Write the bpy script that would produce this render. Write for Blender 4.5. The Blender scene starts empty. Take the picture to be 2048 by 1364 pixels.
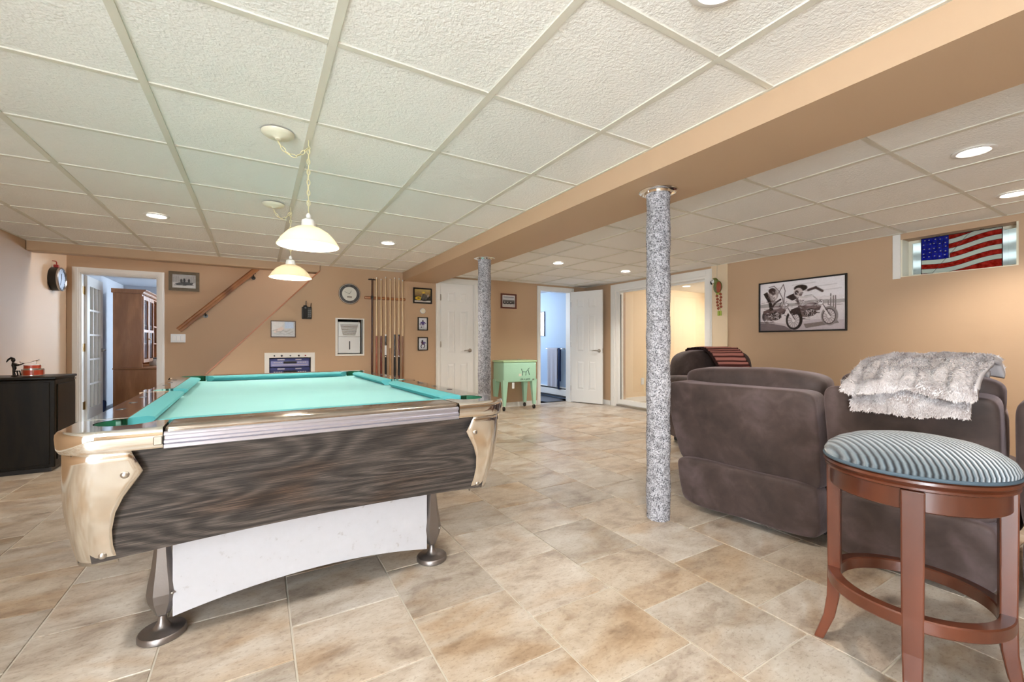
import bpy, bmesh, math, random
import numpy as np
from mathutils import Vector, Matrix, noise as mnoise
from mathutils.geometry import tessellate_polygon

random.seed(7)
SC = bpy.context.scene
COL = SC.collection
PI = math.pi

# ------------------------------------------------------------------ camera, world, lights, exposure
cam_d = bpy.data.cameras.new('camera')
cam = bpy.data.objects.new('camera', cam_d)
COL.objects.link(cam)
cam.location = (0, 0, 1.02)
cam.rotation_euler = (PI / 2, 0, -0.5335306)
cam_d.sensor_width = 36.0
cam_d.lens = 36.0 * 861.64 / 2048.0
cam_d.shift_y = 6.67 / 2048.0
cam_d.clip_start = 0.05
SC.camera = cam

world = bpy.data.worlds.new('World')
SC.world = world
world.use_nodes = True
world.node_tree.nodes['Background'].inputs[0].default_value = (0.80, 0.93, 1.0, 1)
world.node_tree.nodes['Background'].inputs[1].default_value = 3.0

SC.view_settings.view_transform = 'Standard'
SC.view_settings.look = 'None'
SC.view_settings.exposure = 0.42
SC.view_settings.gamma = 1.0
SC.view_settings.use_curve_mapping = False
SC.cycles.use_denoising = True
SC.cycles.max_bounces = 5
SC.cycles.use_adaptive_sampling = True
SC.cycles.adaptive_threshold = 0.15
SC.cycles.adaptive_min_samples = 12
SC.cycles.diffuse_bounces = 3
SC.cycles.glossy_bounces = 3
SC.cycles.transmission_bounces = 6
SC.cycles.transparent_max_bounces = 10
SC.cycles.sample_clamp_indirect = 6.0


def area_light(name, loc, target, sx, sy, power, color):
    d = bpy.data.lights.new(name, 'AREA')
    d.shape = 'RECTANGLE'
    d.size, d.size_y = sx, sy
    d.energy = power
    d.color = color
    o = bpy.data.objects.new(name, d)
    COL.objects.link(o)
    o.location = loc
    o.rotation_euler = (Vector(target) - Vector(loc)).to_track_quat('-Z', 'Y').to_euler()
    return o


DAY = (0.86, 0.93, 1.0)
# daylight of the glazed patio door in the left wall, behind the photographer
area_light('patio_daylight', (-1.86, -1.3, 1.10), (2.0, 0.6, 1.15), 1.9, 1.7, 270, (0.82, 0.92, 1.0))
# added fill at the stair head, no window known; brightens the stair wall
area_light('stairhead_fill', (2.7, 6.62, 3.6), (-1.6, 6.5, 1.2), 0.7, 1.0, 110, DAY)
# daylight in the office and bathroom; added warm fill beyond the sliding door
area_light('office_daylight', (0.0, 10.5, 1.45), (-1.6, 6.2, 1.2), 1.1, 0.9, 110, (0.72, 0.86, 1.0))
area_light('bathroom_daylight', (3.9, 8.2, 1.6), (4.8, 6.6, 1.0), 0.9, 0.9, 30, (0.8, 0.9, 1.0))
area_light('side_room_fill', (7.6, 4.2, 1.95), (6.3, 4.6, 0.4), 0.9, 0.9, 62, (1.0, 0.92, 0.78))

CAN_POWER = 13.5
CAN_COLOR = (1.0, 0.92, 0.82)
PENDANT_POWER = 10.0


# ------------------------------------------------------------------ colour and materials
def lin(c):
    return tuple((x / 255.0 / 12.92) if x / 255.0 <= 0.04045 else ((x / 255.0 + 0.055) / 1.055) ** 2.4 for x in c)


def col4(c):
    return (*lin(c), 1.0)


class NT:
    """small wrapper around a material node tree"""

    def __init__(self, name):
        self.m = bpy.data.materials.new(name)
        self.m.use_nodes = True
        self.t = self.m.node_tree
        self.b = self.t.nodes['Principled BSDF']
        self.out = self.t.nodes['Material Output']

    def n(self, typ, **kw):
        x = self.t.nodes.new(typ)
        for k, v in kw.items():
            setattr(x, k, v)
        return x

    def l(self, a, b):
        self.t.links.new(a, b)

    def coord(self, which='Object', scale=(1, 1, 1), rot=(0, 0, 0)):
        c = self.n('ShaderNodeTexCoord')
        mp = self.n('ShaderNodeMapping')
        mp.inputs['Scale'].default_value = scale
        mp.inputs['Rotation'].default_value = rot
        self.l(c.outputs[which], mp.inputs['Vector'])
        return mp.outputs['Vector']

    def noise(self, vec, scale, detail=3.0, rough=0.55, dist=0.0):
        x = self.n('ShaderNodeTexNoise')
        x.inputs['Scale'].default_value = scale
        x.inputs['Detail'].default_value = detail
        x.inputs['Roughness'].default_value = rough
        x.inputs['Distortion'].default_value = dist
        self.l(vec, x.inputs['Vector'])
        return x.outputs[0]

    def ramp(self, fac, stops):
        r = self.n('ShaderNodeValToRGB')
        e = r.color_ramp.elements
        while len(e) > 1:
            e.remove(e[-1])
        e[0].position, e[0].color = stops[0][0], col4(stops[0][1])
        for p, c in stops[1:]:
            k = e.new(p)
            k.color = col4(c)
        self.l(fac, r.inputs[0])
        return r.outputs[0]

    def math(self, op, a, b=None):
        x = self.n('ShaderNodeMath', operation=op)
        for i, v in enumerate((a, b)):
            if v is None:
                continue
            if isinstance(v, (int, float)):
                x.inputs[i].default_value = v
            else:
                self.l(v, x.inputs[i])
        return x.outputs[0]

    def mix(self, fac, a, b, blend='MIX'):
        x = self.n('ShaderNodeMix', data_type='RGBA', blend_type=blend)
        for i, v in ((0, fac), (6, a), (7, b)):
            if isinstance(v, (int, float)):
                x.inputs[i].default_value = v
            elif isinstance(v, tuple):
                x.inputs[i].default_value = v
            else:
                self.l(v, x.inputs[i])
        return x.outputs[2]

    def bump(self, height, strength=0.3, dist=0.01):
        x = self.n('ShaderNodeBump')
        x.inputs['Strength'].default_value = strength
        x.inputs['Distance'].default_value = dist
        self.l(height, x.inputs['Height'])
        self.l(x.outputs[0], self.b.inputs['Normal'])

    def set(self, **kw):
        for k, v in kw.items():
            s = self.b.inputs[k.replace('_', ' ')]
            if hasattr(v, 'is_linked') or hasattr(v, 'links'):
                self.l(v, s)
            else:
                s.default_value = v
        return self


def plain(name, rgb, rough=0.5, metal=0.0, bump=None, vary=None, coat=0.0, spec=None):
    t = NT(name)
    c = col4(rgb)
    t.set(Base_Color=c, Roughness=rough, Metallic=metal)
    if spec is not None:
        t.b.inputs['Specular IOR Level'].default_value = spec
    if coat:
        t.b.inputs['Coat Weight'].default_value = coat
        t.b.inputs['Coat Roughness'].default_value = 0.1
    v = None
    if vary:
        v = t.coord()
        f = t.noise(v, vary[0], 4)
        lo = tuple(max(0, x - vary[1]) for x in rgb)
        hi = tuple(min(255, x + vary[1]) for x in rgb)
        t.set(Base_Color=t.ramp(f, [(0.3, lo), (0.7, hi)]))
    if bump:
        v = v or t.coord()
        t.bump(t.noise(v, bump[0], 3), bump[1], bump[2] if len(bump) > 2 else 0.005)
    return t.m


def emitter(name, rgb, strength):
    t = NT(name)
    t.set(Base_Color=(0.9, 0.9, 0.9, 1), Emission_Color=col4(rgb), Emission_Strength=strength)
    return t.m


def wood(name, stops, stretch=(1, 1, 8), rings=12.0, scale=1.2, rough=0.35, coat=0.2, fine=0.25):
    t = NT(name)
    v = t.coord('Object', stretch)
    f = t.noise(v, scale, 3, 0.5, 0.3)
    s = t.math('SINE', t.math('MULTIPLY', f, rings * 2.0))
    s = t.math('ADD', t.math('MULTIPLY', s, 0.5), 0.5)
    v2 = t.coord('Object', tuple(k * 9 if k > 1.5 else k * 1.6 for k in stretch))
    g = t.noise(v2, 5.0, 4, 0.65)
    fac = t.math('ADD', t.math('MULTIPLY', s, 1 - fine), t.math('MULTIPLY', g, fine))
    t.set(Base_Color=t.ramp(fac, stops), Roughness=rough)
    t.b.inputs['Coat Weight'].default_value = coat
    t.b.inputs['Coat Roughness'].default_value = 0.15
    t.bump(fac, 0.08, 0.002)
    return t.m


def thin_glass(name, tint=(1, 1, 1, 1), rough=0.0, refl=0.10):
    t = NT(name)
    tr = t.n('ShaderNodeBsdfTransparent')
    tr.inputs[0].default_value = tint
    gl = t.n('ShaderNodeBsdfGlossy')
    gl.inputs['Roughness'].default_value = rough
    mx = t.n('ShaderNodeMixShader')
    lw = t.n('ShaderNodeLayerWeight')
    lw.inputs[0].default_value = 0.25
    f = t.math('ADD', t.math('MULTIPLY', lw.outputs['Fresnel'], 0.5), refl * 0.4)
    t.l(f, mx.inputs[0])
    t.l(tr.outputs[0], mx.inputs[1])
    t.l(gl.outputs[0], mx.inputs[2])
    t.l(mx.outputs[0], t.out.inputs['Surface'])
    return t.m


def translucent(name, rgb, mixf=0.6, rough=0.3, vary=0.0):
    t = NT(name)
    t.set(Base_Color=col4(rgb), Roughness=rough)
    tl = t.n('ShaderNodeBsdfTranslucent')
    tl.inputs[0].default_value = col4(rgb)
    if vary:
        f = t.noise(t.coord(), 30, 3)
        c = t.ramp(f, [(0.3, tuple(max(0, x - vary) for x in rgb)), (0.7, tuple(min(255, x + vary) for x in rgb))])
        t.set(Base_Color=c)
        t.l(c, tl.inputs[0])
    mx = t.n('ShaderNodeMixShader')
    mx.inputs[0].default_value = mixf
    t.l(t.b.outputs[0], mx.inputs[1])
    t.l(tl.outputs[0], mx.inputs[2])
    t.l(mx.outputs[0], t.out.inputs['Surface'])
    return t.m


def colour_attr(name, rough=0.4, spec=0.5):
    t = NT(name)
    a = t.n('ShaderNodeAttribute')
    a.attribute_name = 'paint'
    t.set(Base_Color=a.outputs['Color'], Roughness=rough)
    t.b.inputs['Specular IOR Level'].default_value = spec
    return t.m


M = {}
M['wall'] = plain('tan_wall_paint', (191, 160, 129), 0.62)
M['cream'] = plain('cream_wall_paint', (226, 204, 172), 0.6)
M['blue'] = plain('pale_blue_wall_paint', (176, 200, 228), 0.6)
M['grey'] = plain('pale_grey_wall_paint', (196, 200, 208), 0.6)
M['slate'] = plain('slate_floor', (92, 96, 106), 0.4)
M['white'] = plain('white_enamel', (232, 230, 226), 0.32)
M['trim'] = plain('white_trim_enamel', (233, 230, 224), 0.35)
M['plastic'] = plain('white_plastic', (225, 226, 226), 0.35)
M['cream_metal'] = plain('cream_enamelled_metal', (228, 222, 200), 0.3, 0.0)
M['black'] = plain('black_lacquer', (22, 20, 20), 0.3)
M['black_matte'] = plain('black_matte', (18, 17, 17), 0.7)
M['chrome'] = plain('polished_chrome', (232, 228, 222), 0.06, 1.0)
M['satin_chrome'] = plain('satin_chrome', (234, 229, 222), 0.13, 1.0)
M['nickel'] = plain('brushed_nickel', (190, 184, 176), 0.28, 1.0)
M['brass'] = plain('aged_brass', (150, 120, 70), 0.35, 1.0)
M['cast'] = plain('cast_aluminium', (140, 132, 128), 0.38, 0.9, bump=(120, 0.15, 0.002))
M['alu'] = plain('ribbed_aluminium', (190, 188, 198), 0.32, 0.85)
M['rail'] = plain('bronze_rail_laminate', (142, 130, 118), 0.16, 0.75, vary=(9, 10))
M['glass'] = thin_glass('clear_glass')
M['pic_glass'] = thin_glass('picture_glass', refl=0.02)
M['print'] = colour_attr('printed_paper', 0.35)
M['grout'] = plain('pale_grout', (204, 196, 182), 0.8)

# ceiling tile: pebbled white
t = NT('pebbled_ceiling_tile')
v = t.coord('Object')
f = t.noise(v, 85, 1, 0.6)
oi = t.n('ShaderNodeObjectInfo')
c = t.ramp(oi.outputs['Random'], [(0.0, (236, 233, 227)), (1.0, (244, 241, 235))])
t.set(Base_Color=c, Roughness=0.9)
t.bump(f, 0.6, 0.006)
M['tile'] = t.m
M['grid'] = plain('ceiling_grid_enamel', (216, 211, 196), 0.45)

# travertine floor tile
t = NT('travertine_floor_tile')
geo = t.n('ShaderNodeNewGeometry')
oi = t.n('ShaderNodeObjectInfo')
sh = t.n('ShaderNodeVectorMath', operation='SCALE')
cmb = t.n('ShaderNodeCombineXYZ')
t.l(oi.outputs['Random'], cmb.inputs[0])
t.l(oi.outputs['Random'], cmb.inputs[1])
t.l(cmb.outputs[0], sh.inputs[0])
sh.inputs[3].default_value = 37.0
ad = t.n('ShaderNodeVectorMath', operation='ADD')
t.l(geo.outputs['Position'], ad.inputs[0])
t.l(sh.outputs[0], ad.inputs[1])
mp = t.n('ShaderNodeMapping')
mp.inputs['Scale'].default_value = (1.0, 1.7, 1.0)
t.l(ad.outputs[0], mp.inputs['Vector'])
vec = mp.outputs['Vector']
big = t.noise(vec, 3.2, 4, 0.62, 0.6)
mid = t.noise(vec, 11.0, 4, 0.7, 0.4)
fin = t.noise(vec, 55.0, 2, 0.7)
fac = t.math('ADD', t.math('MULTIPLY', big, 0.6), t.math('MULTIPLY', mid, 0.4))
base = t.ramp(fac, [(0.28, (134, 119, 106)), (0.42, (176, 162, 148)), (0.50, (194, 183, 170)), (0.62, (210, 203, 194)), (0.75, (190, 184, 178))])
rust = t.ramp(t.noise(vec, 2.1, 3, 0.5, 1.0), [(0.50, (255, 255, 255)), (0.66, (240, 226, 210))])
base = t.mix(1.0, base, rust, 'MULTIPLY')
spots = t.ramp(fin, [(0.34, (168, 146, 126)), (0.46, (255, 255, 255))])
base = t.mix(0.32, base, spots, 'MULTIPLY')
tone = t.ramp(oi.outputs['Random'], [(0.0, (222, 220, 216)), (0.5, (248, 246, 243)), (1.0, (240, 232, 220))])
base = t.mix(1.0, base, tone, 'MULTIPLY')
t.set(Base_Color=base, Roughness=t.math('ADD', t.math('MULTIPLY', mid, 0.25), 0.22))
M['floor'] = t.m


# ------------------------------------------------------------------ mesh building
class MB:
    def __init__(self):
        self.v, self.f, self.c = [], [], []
        self.colour = None

    def add(self, verts, faces):
        o = len(self.v)
        self.v += [tuple(p) for p in verts]
        self.f += [tuple(i + o for i in q) for q in faces]
        self.c += [self.colour] * len(verts)
        return self

    def box(self, x0, x1, y0, y1, z0, z1):
        v = [(x, y, z) for z in (z0, z1) for y in (y0, y1) for x in (x0, x1)]
        return self.add(v, [(0, 2, 3, 1), (4, 5, 7, 6), (0, 1, 5, 4), (2, 6, 7, 3), (0, 4, 6, 2), (1, 3, 7, 5)])

    def bevel_box(self, x0, x1, y0, y1, z0, z1, r=0.01, seg=2):
        bm = bmesh.new()
        bmesh.ops.create_cube(bm, size=1)
        for p in bm.verts:
            p.co = Vector(((x0 + x1) / 2 + p.co.x * (x1 - x0), (y0 + y1) / 2 + p.co.y * (y1 - y0), (z0 + z1) / 2 + p.co.z * (z1 - z0)))
        bmesh.ops.bevel(bm, geom=list(bm.edges), offset=r, segments=seg, affect='EDGES', profile=0.5)
        bm.verts.index_update()
        self.add([p.co[:] for p in bm.verts], [[q.index for q in fc.verts] for fc in bm.faces])
        bm.free()
        return self

    def cyl(self, p0, p1, r0, r1=None, n=16, caps=True):
        r1 = r0 if r1 is None else r1
        p0, p1 = Vector(p0), Vector(p1)
        q = (p1 - p0).to_track_quat('Z', 'Y')
        v = []
        for p, r in ((p0, r0), (p1, r1)):
            for i in range(n):
                a = 2 * PI * i / n
                v.append((p + q @ Vector((r * math.cos(a), r * math.sin(a), 0)))[:])
        f = [(i, (i + 1) % n, n + (i + 1) % n, n + i) for i in range(n)]
        if caps:
            f += [tuple(range(n - 1, -1, -1)), tuple(range(n, 2 * n))]
        return self.add(v, f)

    def lathe(self, prof, c=(0, 0, 0), n=32, axis='Z', sx=1.0, sy=1.0, cap=False):
        v, f = [], []
        for r, z in prof:
            for i in range(n):
                a = 2 * PI * i / n
                x, y = r * math.cos(a) * sx, r * math.sin(a) * sy
                p = (x, y, z) if axis == 'Z' else ((x, z, y) if axis == 'Y' else (z, x, y))
                v.append((p[0] + c[0], p[1] + c[1], p[2] + c[2]))
        k = len(prof)
        for j in range(k - 1):
            for i in range(n):
                a, b = j * n + i, j * n + (i + 1) % n
                f.append((a, b, b + n, a + n) if axis != 'Y' else (a, a + n, b + n, b))
        if cap:
            f.append(tuple(range(n - 1, -1, -1)))
            f.append(tuple(range((k - 1) * n, k * n)))
        return self.add(v, f)

    def tube(self, pts, r, n=8, closed=False, sx=None):
        pts = [Vector(p) for p in pts]
        k = len(pts)
        v, f = [], []
        up = None
        for i, p in enumerate(pts):
            a = pts[(i - 1) % k] if closed or i > 0 else p
            b = pts[(i + 1) % k] if closed or i < k - 1 else p
            d = (b - a).normalized()
            if up is None:
                up = Vector((0, 0, 1)) if abs(d.z) < 0.9 else Vector((1, 0, 0))
            s = d.cross(up).normalized()
            up = s.cross(d).normalized()
            rr = r[i] if isinstance(r, (list, tuple)) else r
            for j in range(n):
                t_ = 2 * PI * j / n
                v.append((p + s * rr * math.cos(t_) + up * rr * math.sin(t_))[:])
        m = k if closed else k - 1
        for i in range(m):
            for j in range(n):
                a, b = i * n + j, i * n + (j + 1) % n
                a2, b2 = ((i + 1) % k) * n + j, ((i + 1) % k) * n + (j + 1) % n
                f.append((a, b, b2, a2))
        if not closed:
            f += [tuple(range(n - 1, -1, -1)), tuple(range((k - 1) * n, k * n))]
        return self.add(v, f)

    def ellipsoid(self, c, r, n=16, m=10):
        v, f = [], []
        for j in range(m + 1):
            th = PI * j / m
            for i in range(n):
                a = 2 * PI * i / n
                v.append((c[0] + r[0] * math.sin(th) * math.cos(a), c[1] + r[1] * math.sin(th) * math.sin(a), c[2] + r[2] * math.cos(th)))
        for j in range(m):
            for i in range(n):
                a, b = j * n + i, j * n + (i + 1) % n
                f.append((a, a + n, b + n, b))
        return self.add(v, f)

    def superbox(self, c, r, e=0.35, n=40, m=24, fn=None):
        """soft upholstered block: a superellipsoid, optionally pushed around by fn(point)"""
        def sp(x):
            return math.copysign(abs(x) ** e, x)
        v, f = [], []
        for j in range(m + 1):
            th = -PI / 2 + PI * j / m
            for i in range(n):
                a = 2 * PI * i / n
                p = Vector((r[0] * sp(math.cos(th)) * sp(math.cos(a)), r[1] * sp(math.cos(th)) * sp(math.sin(a)), r[2] * sp(math.sin(th))))
                if fn:
                    p = fn(p)
                v.append((p.x + c[0], p.y + c[1], p.z + c[2]))
        for j in range(m):
            for i in range(n):
                a, b = j * n + i, j * n + (i + 1) % n
                f.append((a, b, b + n, a + n))
        return self.add(v, f)

    def poly(self, loops, put, depth):
        """prism of a 2D polygon with holes; put(u, v, w) places a point, w runs 0..depth"""
        tri = tessellate_polygon([[Vector((a, b, 0)) for a, b in lp] for lp in loops])
        flat = [p for lp in loops for p in lp]
        k = len(flat)
        v = [put(a, b, 0) for a, b in flat] + [put(a, b, depth) for a, b in flat]
        f = [tuple(q) for q in tri] + [tuple(i + k for i in reversed(q)) for q in tri]
        s = 0
        for lp in loops:
            n = len(lp)
            for i in range(n):
                a, b = s + i, s + (i + 1) % n
                f.append((a, b, b + k, a + k))
            s += n
        return self.add(v, f)

    def grid(self, nu, nv, fn, closed_u=False):
        v = [fn(i / (nu - (0 if closed_u else 1)), j / (nv - 1)) for j in range(nv) for i in range(nu)]
        f = []
        for j in range(nv - 1):
            for i in range(nu if closed_u else nu - 1):
                a, b = j * nu + i, j * nu + (i + 1) % nu
                f.append((a, b, b + nu, a + nu))
        return self.add([tuple(p) for p in v], f)

    def build(self, name, mat, parent=None, smooth=None, loc=None, fix=True):
        me = bpy.data.meshes.new(name)
        me.from_pydata(self.v, [], self.f)
        me.materials.append(M[mat] if isinstance(mat, str) else mat)
        if any(c is not None for c in self.c):
            at = me.color_attributes.new('paint', 'FLOAT_COLOR', 'POINT')
            buf = np.ones((len(self.v), 4), dtype=np.float32)
            for i, c in enumerate(self.c):
                if c is not None:
                    buf[i, :3] = lin(c)
            at.data.foreach_set('color', buf.ravel())
        if fix:
            bm = bmesh.new()
            bm.from_mesh(me)
            bmesh.ops.recalc_face_normals(bm, faces=list(bm.faces))
            bm.to_mesh(me)
            bm.free()
        me.update()
        if smooth is not None:
            for p in me.polygons:
                p.use_smooth = True
            if smooth < 179:
                try:
                    me.set_sharp_from_angle(angle=math.radians(smooth))
                except Exception:
                    pass
        o = bpy.data.objects.new(name, me)
        COL.objects.link(o)
        if parent:
            o.parent = parent
        if loc:
            o.location = loc
        return o


def thing(name, label, cat, loc=(0, 0, 0), rz=0.0, group=None):
    o = bpy.data.objects.new(name, None)
    o.empty_display_size = 0.1
    COL.objects.link(o)
    o.location = loc
    o.rotation_euler = (0, 0, rz)
    o['label'] = label
    o['category'] = cat
    if group:
        o['group'] = group
    return o


def tag(o, label, cat, group=None):
    o['label'] = label
    o['category'] = cat
    if group:
        o['group'] = group
    return o


def struct(o, label=None):
    o['kind'] = 'structure'
    if label:
        o['label'] = label
    return o


def frame_empty(name, loc=(0, 0, 0), rz=0.0, label=None):
    o = bpy.data.objects.new(name, None)
    COL.objects.link(o)
    o.location = loc
    o.rotation_euler = (0, 0, rz)
    return struct(o, label)


def share(o, name, loc, parent):
    c = bpy.data.objects.new(name, o.data)
    COL.objects.link(c)
    c.location = loc
    c.parent = parent
    return c


# put functions: polygon coordinates to the world
def put_xz(y0):      # wall facing -Y, thickness going +Y
    return lambda a, b, w: (a, y0 + w, b)


def put_yz(x0):      # wall facing -X, thickness going +X
    return lambda a, b, w: (x0 + w, a, b)


def put_yz_neg(x0):  # wall facing +X, thickness going -X
    return lambda a, b, w: (x0 - w, a, b)


def rect(a0, a1, b0, b1):
    return [(a0, b0), (a1, b0), (a1, b1), (a0, b1)]


# ------------------------------------------------------------------ dimensions
ZC = 2.04            # ceiling
XL, XR = -1.96, 5.12
YB, YR = 6.06, 7.12  # back wall, wall behind the stairs
YN = -2.9            # rear wall behind the photographer
BX0, BX1, BZ = 1.775, 2.275, 1.92

# ------------------------------------------------------------------ floor with single tiles
floor = struct(MB().box(XL, XR + 0.02, YN, YR + 0.02, -0.12, -0.0035).build('floor', 'grout'))
PX, PY = 0.391, 0.391
tile_bm = MB().bevel_box(-PX / 2 + 0.003, PX / 2 - 0.003, -PY / 2 + 0.003, PY / 2 - 0.003, -0.012, 0.0, 0.0015, 1)
tile0 = None


def cam_px(p):
    s, c_ = math.sin(0.5335306), math.cos(0.5335306)
    r, d = p[0] * c_ - p[1] * s, p[0] * s + p[1] * c_
    if d < 0.15:
        return None
    return 1024 + 861.64 * r / d, 688.67 - 861.64 * (p[2] - 1.02) / d, d


spots, rest = [], []
for k in range(-6, 14):
    x = 0.105 + PX * (k + 0.5)
    off = 0.176 if k % 2 == 0 else -0.005
    for j in range(-9, 20):
        y = off + PY * (j + 0.5)
        cl = (max(XL, x - PX / 2), min(XR, x + PX / 2), max(YN, y - PY / 2), min(YR, y + PY / 2))
        if cl[1] - cl[0] < 0.02 or cl[3] - cl[2] < 0.02:
            continue
        if y > YB + 0.3 and x > -1.0:
            continue
        whole = cl[1] - cl[0] > PX - 0.002 and cl[3] - cl[2] > PY - 0.002
        q = cam_px((x, y, 0))
        seen = q and -150 < q[0] < 2200 and q[1] < 1620
        if whole and seen:
            spots.append((q[2], x, y))
        else:
            rest.append(cl)
spots.sort()
for d, x, y in spots[300:]:
    rest.append((x - PX / 2, x + PX / 2, y - PY / 2, y + PY / 2))
for d, x, y in spots[:300]:
    if tile0 is None:
        tile0 = tile_bm.build('floor_tile', 'floor', floor, loc=(x, y, 0))
    else:
        share(tile0, 'floor_tile', (x, y, 0), floor)
mb = MB()
for a, b, c_, d in rest:
    mb.box(a + 0.003, b - 0.003, c_ + 0.003, d - 0.003, -0.012, 0.0)
fr = mb.build('floor_tile_margin', 'floor', floor)
fr['kind'] = 'stuff'

# ------------------------------------------------------------------ ceiling with single tiles and runners
ceiling = struct(MB().box(XL - 0.1, XR + 0.2, YN - 0.1, YB + 0.1, ZC + 0.06, ZC + 0.10).build('ceiling', 'tile'))
GY0, GPY = 2.178, 0.612
ys = [GY0 + GPY * j for j in range(-9, 8)]
ys = [y for y in ys if YN < y < YB - 0.05]


def ceiling_field(x0, x1, xs):
    ex = [x0] + [x for x in xs if x0 + 0.02 < x < x1 - 0.02] + [x1]
    ey = [YN] + ys + [YB]
    cache = {}
    for i in range(len(ex) - 1):
        for j in range(len(ey) - 1):
            w, h = ex[i + 1] - ex[i], ey[j + 1] - ey[j]
            key = (round(w, 3), round(h, 3))
            cx, cy = (ex[i] + ex[i + 1]) / 2, (ey[j] + ey[j + 1]) / 2
            if key not in cache:
                cache[key] = MB().box(-w / 2 + 0.002, w / 2 - 0.002, -h / 2 + 0.002, h / 2 - 0.002, 0.006, 0.02).build('ceiling_tile', 'tile', ceiling, loc=(cx, cy, ZC))
            else:
                share(cache[key], 'ceiling_tile', (cx, cy, ZC), ceiling)
    for x in ex:
        g = 0.014
        MB().box(max(x0, x - g), min(x1, x + g), YN, YB, ZC, ZC + 0.006).build('grid_runner', 'grid', ceiling)
    for y in ey:
        for i in range(len(ex) - 1):
            MB().box(ex[i] + 0.0145, ex[i + 1] - 0.0145, max(YN, y - 0.011), min(YB, y + 0.011), ZC + 0.0005, ZC + 0.006).build('grid_cross_tee', 'grid', ceiling)


ceiling_field(XL, BX0, [-1.586 + 0.602 * k for k in range(6)])
ceiling_field(BX1, XR, [2.303 + 0.597 * k for k in range(1, 6)])

# ------------------------------------------------------------------ beam, soffit and walls
struct(MB().box(BX0, BX1, YN, YB, BZ, ZC + 0.05).build('ceiling_beam', 'wall'), 'boxed tan ceiling beam carried by the two columns')
struct(MB().bevel_box(XL + 0.001, 0.70, YB, YB + 0.14, 1.945, ZC + 0.06, 0.012, 2).build('ceiling_soffit', 'wall'), 'tan header above the stair opening')

NICHE = (0.905, 1.235, 0.885, 1.358)
STEREO = (0.095, 0.612, 0.30, 0.900)
CLOSET = (2.330, 2.900, 0.0, 1.955)
BATH = (4.130, 4.790, 0.0, 1.950)
outer = [(-1.13, 0), (2.330, 0), (2.330, 1.955), (2.900, 1.955), (2.900, 0), (4.130, 0), (4.130, 1.950), (4.790, 1.950), (4.790, 0), (XR + 0.15, 0), (XR + 0.15, ZC + 0.05), (0.70, ZC + 0.05), (0.70, 1.965)]
struct(MB().poly([outer, rect(*NICHE), rect(*STEREO)], put_xz(YB), 0.12).build('wall_back', 'wall'))
# sloping timber cap on the stair wall
d = Vector((0.70 + 1.13, 0, 1.965)).normalized()
nrm = Vector((-d.z, 0, d.x))
pa, pb = Vector((-1.13, YB - 0.012, 0)), Vector((0.70, YB - 0.012, 1.965))
cap = MB()
q = [pa, pb, pb + nrm * 0.014, pa + nrm * 0.014]
cap.add([(p.x, p.y, p.z) for p in q] + [(p.x, p.y + 0.145, p.z) for p in q], [(0, 1, 2, 3), (7, 6, 5, 4), (0, 4, 5, 1), (3, 2, 6, 7), (0, 3, 7, 4), (1, 5, 6, 2)])
M['oak'] = wood('oak_handrail', [(0.2, (104, 62, 30)), (0.6, (150, 96, 52)), (1.0, (172, 118, 70))], (1, 1, 1), 6, 2.0, 0.5, 0.0)
M['pink_trim'] = plain('stained_stair_trim', (176, 112, 74), 0.4)
struct(cap.build('trim_1', 'pink_trim'), 'thin sloping stair trim')

struct(MB().poly([rect(YN, YR, 0, 4.6)], put_yz_neg(XL), 0.12).build('wall_left', 'wall'))
door_hole = [(XL - 0.1, 0), (-1.843, 0), (-1.843, 1.885), (-1.107, 1.885), (-1.107, 0), (3.3, 0), (3.3, 4.6), (XL - 0.1, 4.6)]
struct(MB().poly([door_hole], put_xz(YR), 0.10).build('wall_stair', 'wall'))
struct(MB().box(3.2, 3.3, YB + 0.12, YR, 2.0, 4.6).build('wall_stairhead', 'wall'))
struct(MB().box(XL, 3.3, YB + 0.10, YB + 0.13, ZC + 0.05, 4.6).build('wall_upper', 'wall'))
struct(MB().box(XL - 0.1, 3.3, YB + 0.1, YR + 0.1, 4.6, 4.65).build('ceiling_stairwell', 'tile'))

WIN = (0.885, 1.602, 1.640, 1.985)
SLD = (3.60, 5.30, 0.0, 1.925)
right = [(YN, 0), (SLD[0], 0), (SLD[0], SLD[3]), (SLD[1], SLD[3]), (SLD[1], 0), (YB + 0.12, 0), (YB + 0.12, ZC + 0.05), (YN, ZC + 0.05)]
struct(MB().poly([right, rect(*WIN)], put_yz(XR), 0.24).build('wall_right', 'wall'))
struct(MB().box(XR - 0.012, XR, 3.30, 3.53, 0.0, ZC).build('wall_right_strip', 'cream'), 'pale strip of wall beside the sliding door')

# rear wall, and the patio door behind the photographer
struct(MB().box(XL, XR, YN - 0.12, YN, 0, ZC + 0.05).build('wall_rear', 'wall'))
M['pane_day'] = emitter('daylit_patio_pane', (214, 232, 250), 2.2)
pd = frame_empty('door_5', (XL, -1.3, 0), -PI / 2, 'glazed patio door full of daylight')
for s in (-1, 1):
    MB().box(s * 0.5 - 0.44, s * 0.5 + 0.44, 0.012, 0.02, 0.12, 1.90).build('pane', 'pane_day', pd)
    MB().box(s * 0.5 - 0.50, s * 0.5 - 0.44, 0.0, 0.05, 0.05, 1.96).build('stile', 'trim', pd)
    MB().box(s * 0.5 + 0.44, s * 0.5 + 0.50, 0.0, 0.05, 0.05, 1.96).build('stile', 'trim', pd)
MB().box(-1.04, 1.04, 0.0, 0.05, 1.90, 1.97).build('head_rail', 'trim', pd)
MB().box(-1.04, 1.04, 0.0, 0.05, 0.03, 0.12).build('bottom_rail', 'trim', pd)


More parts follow.
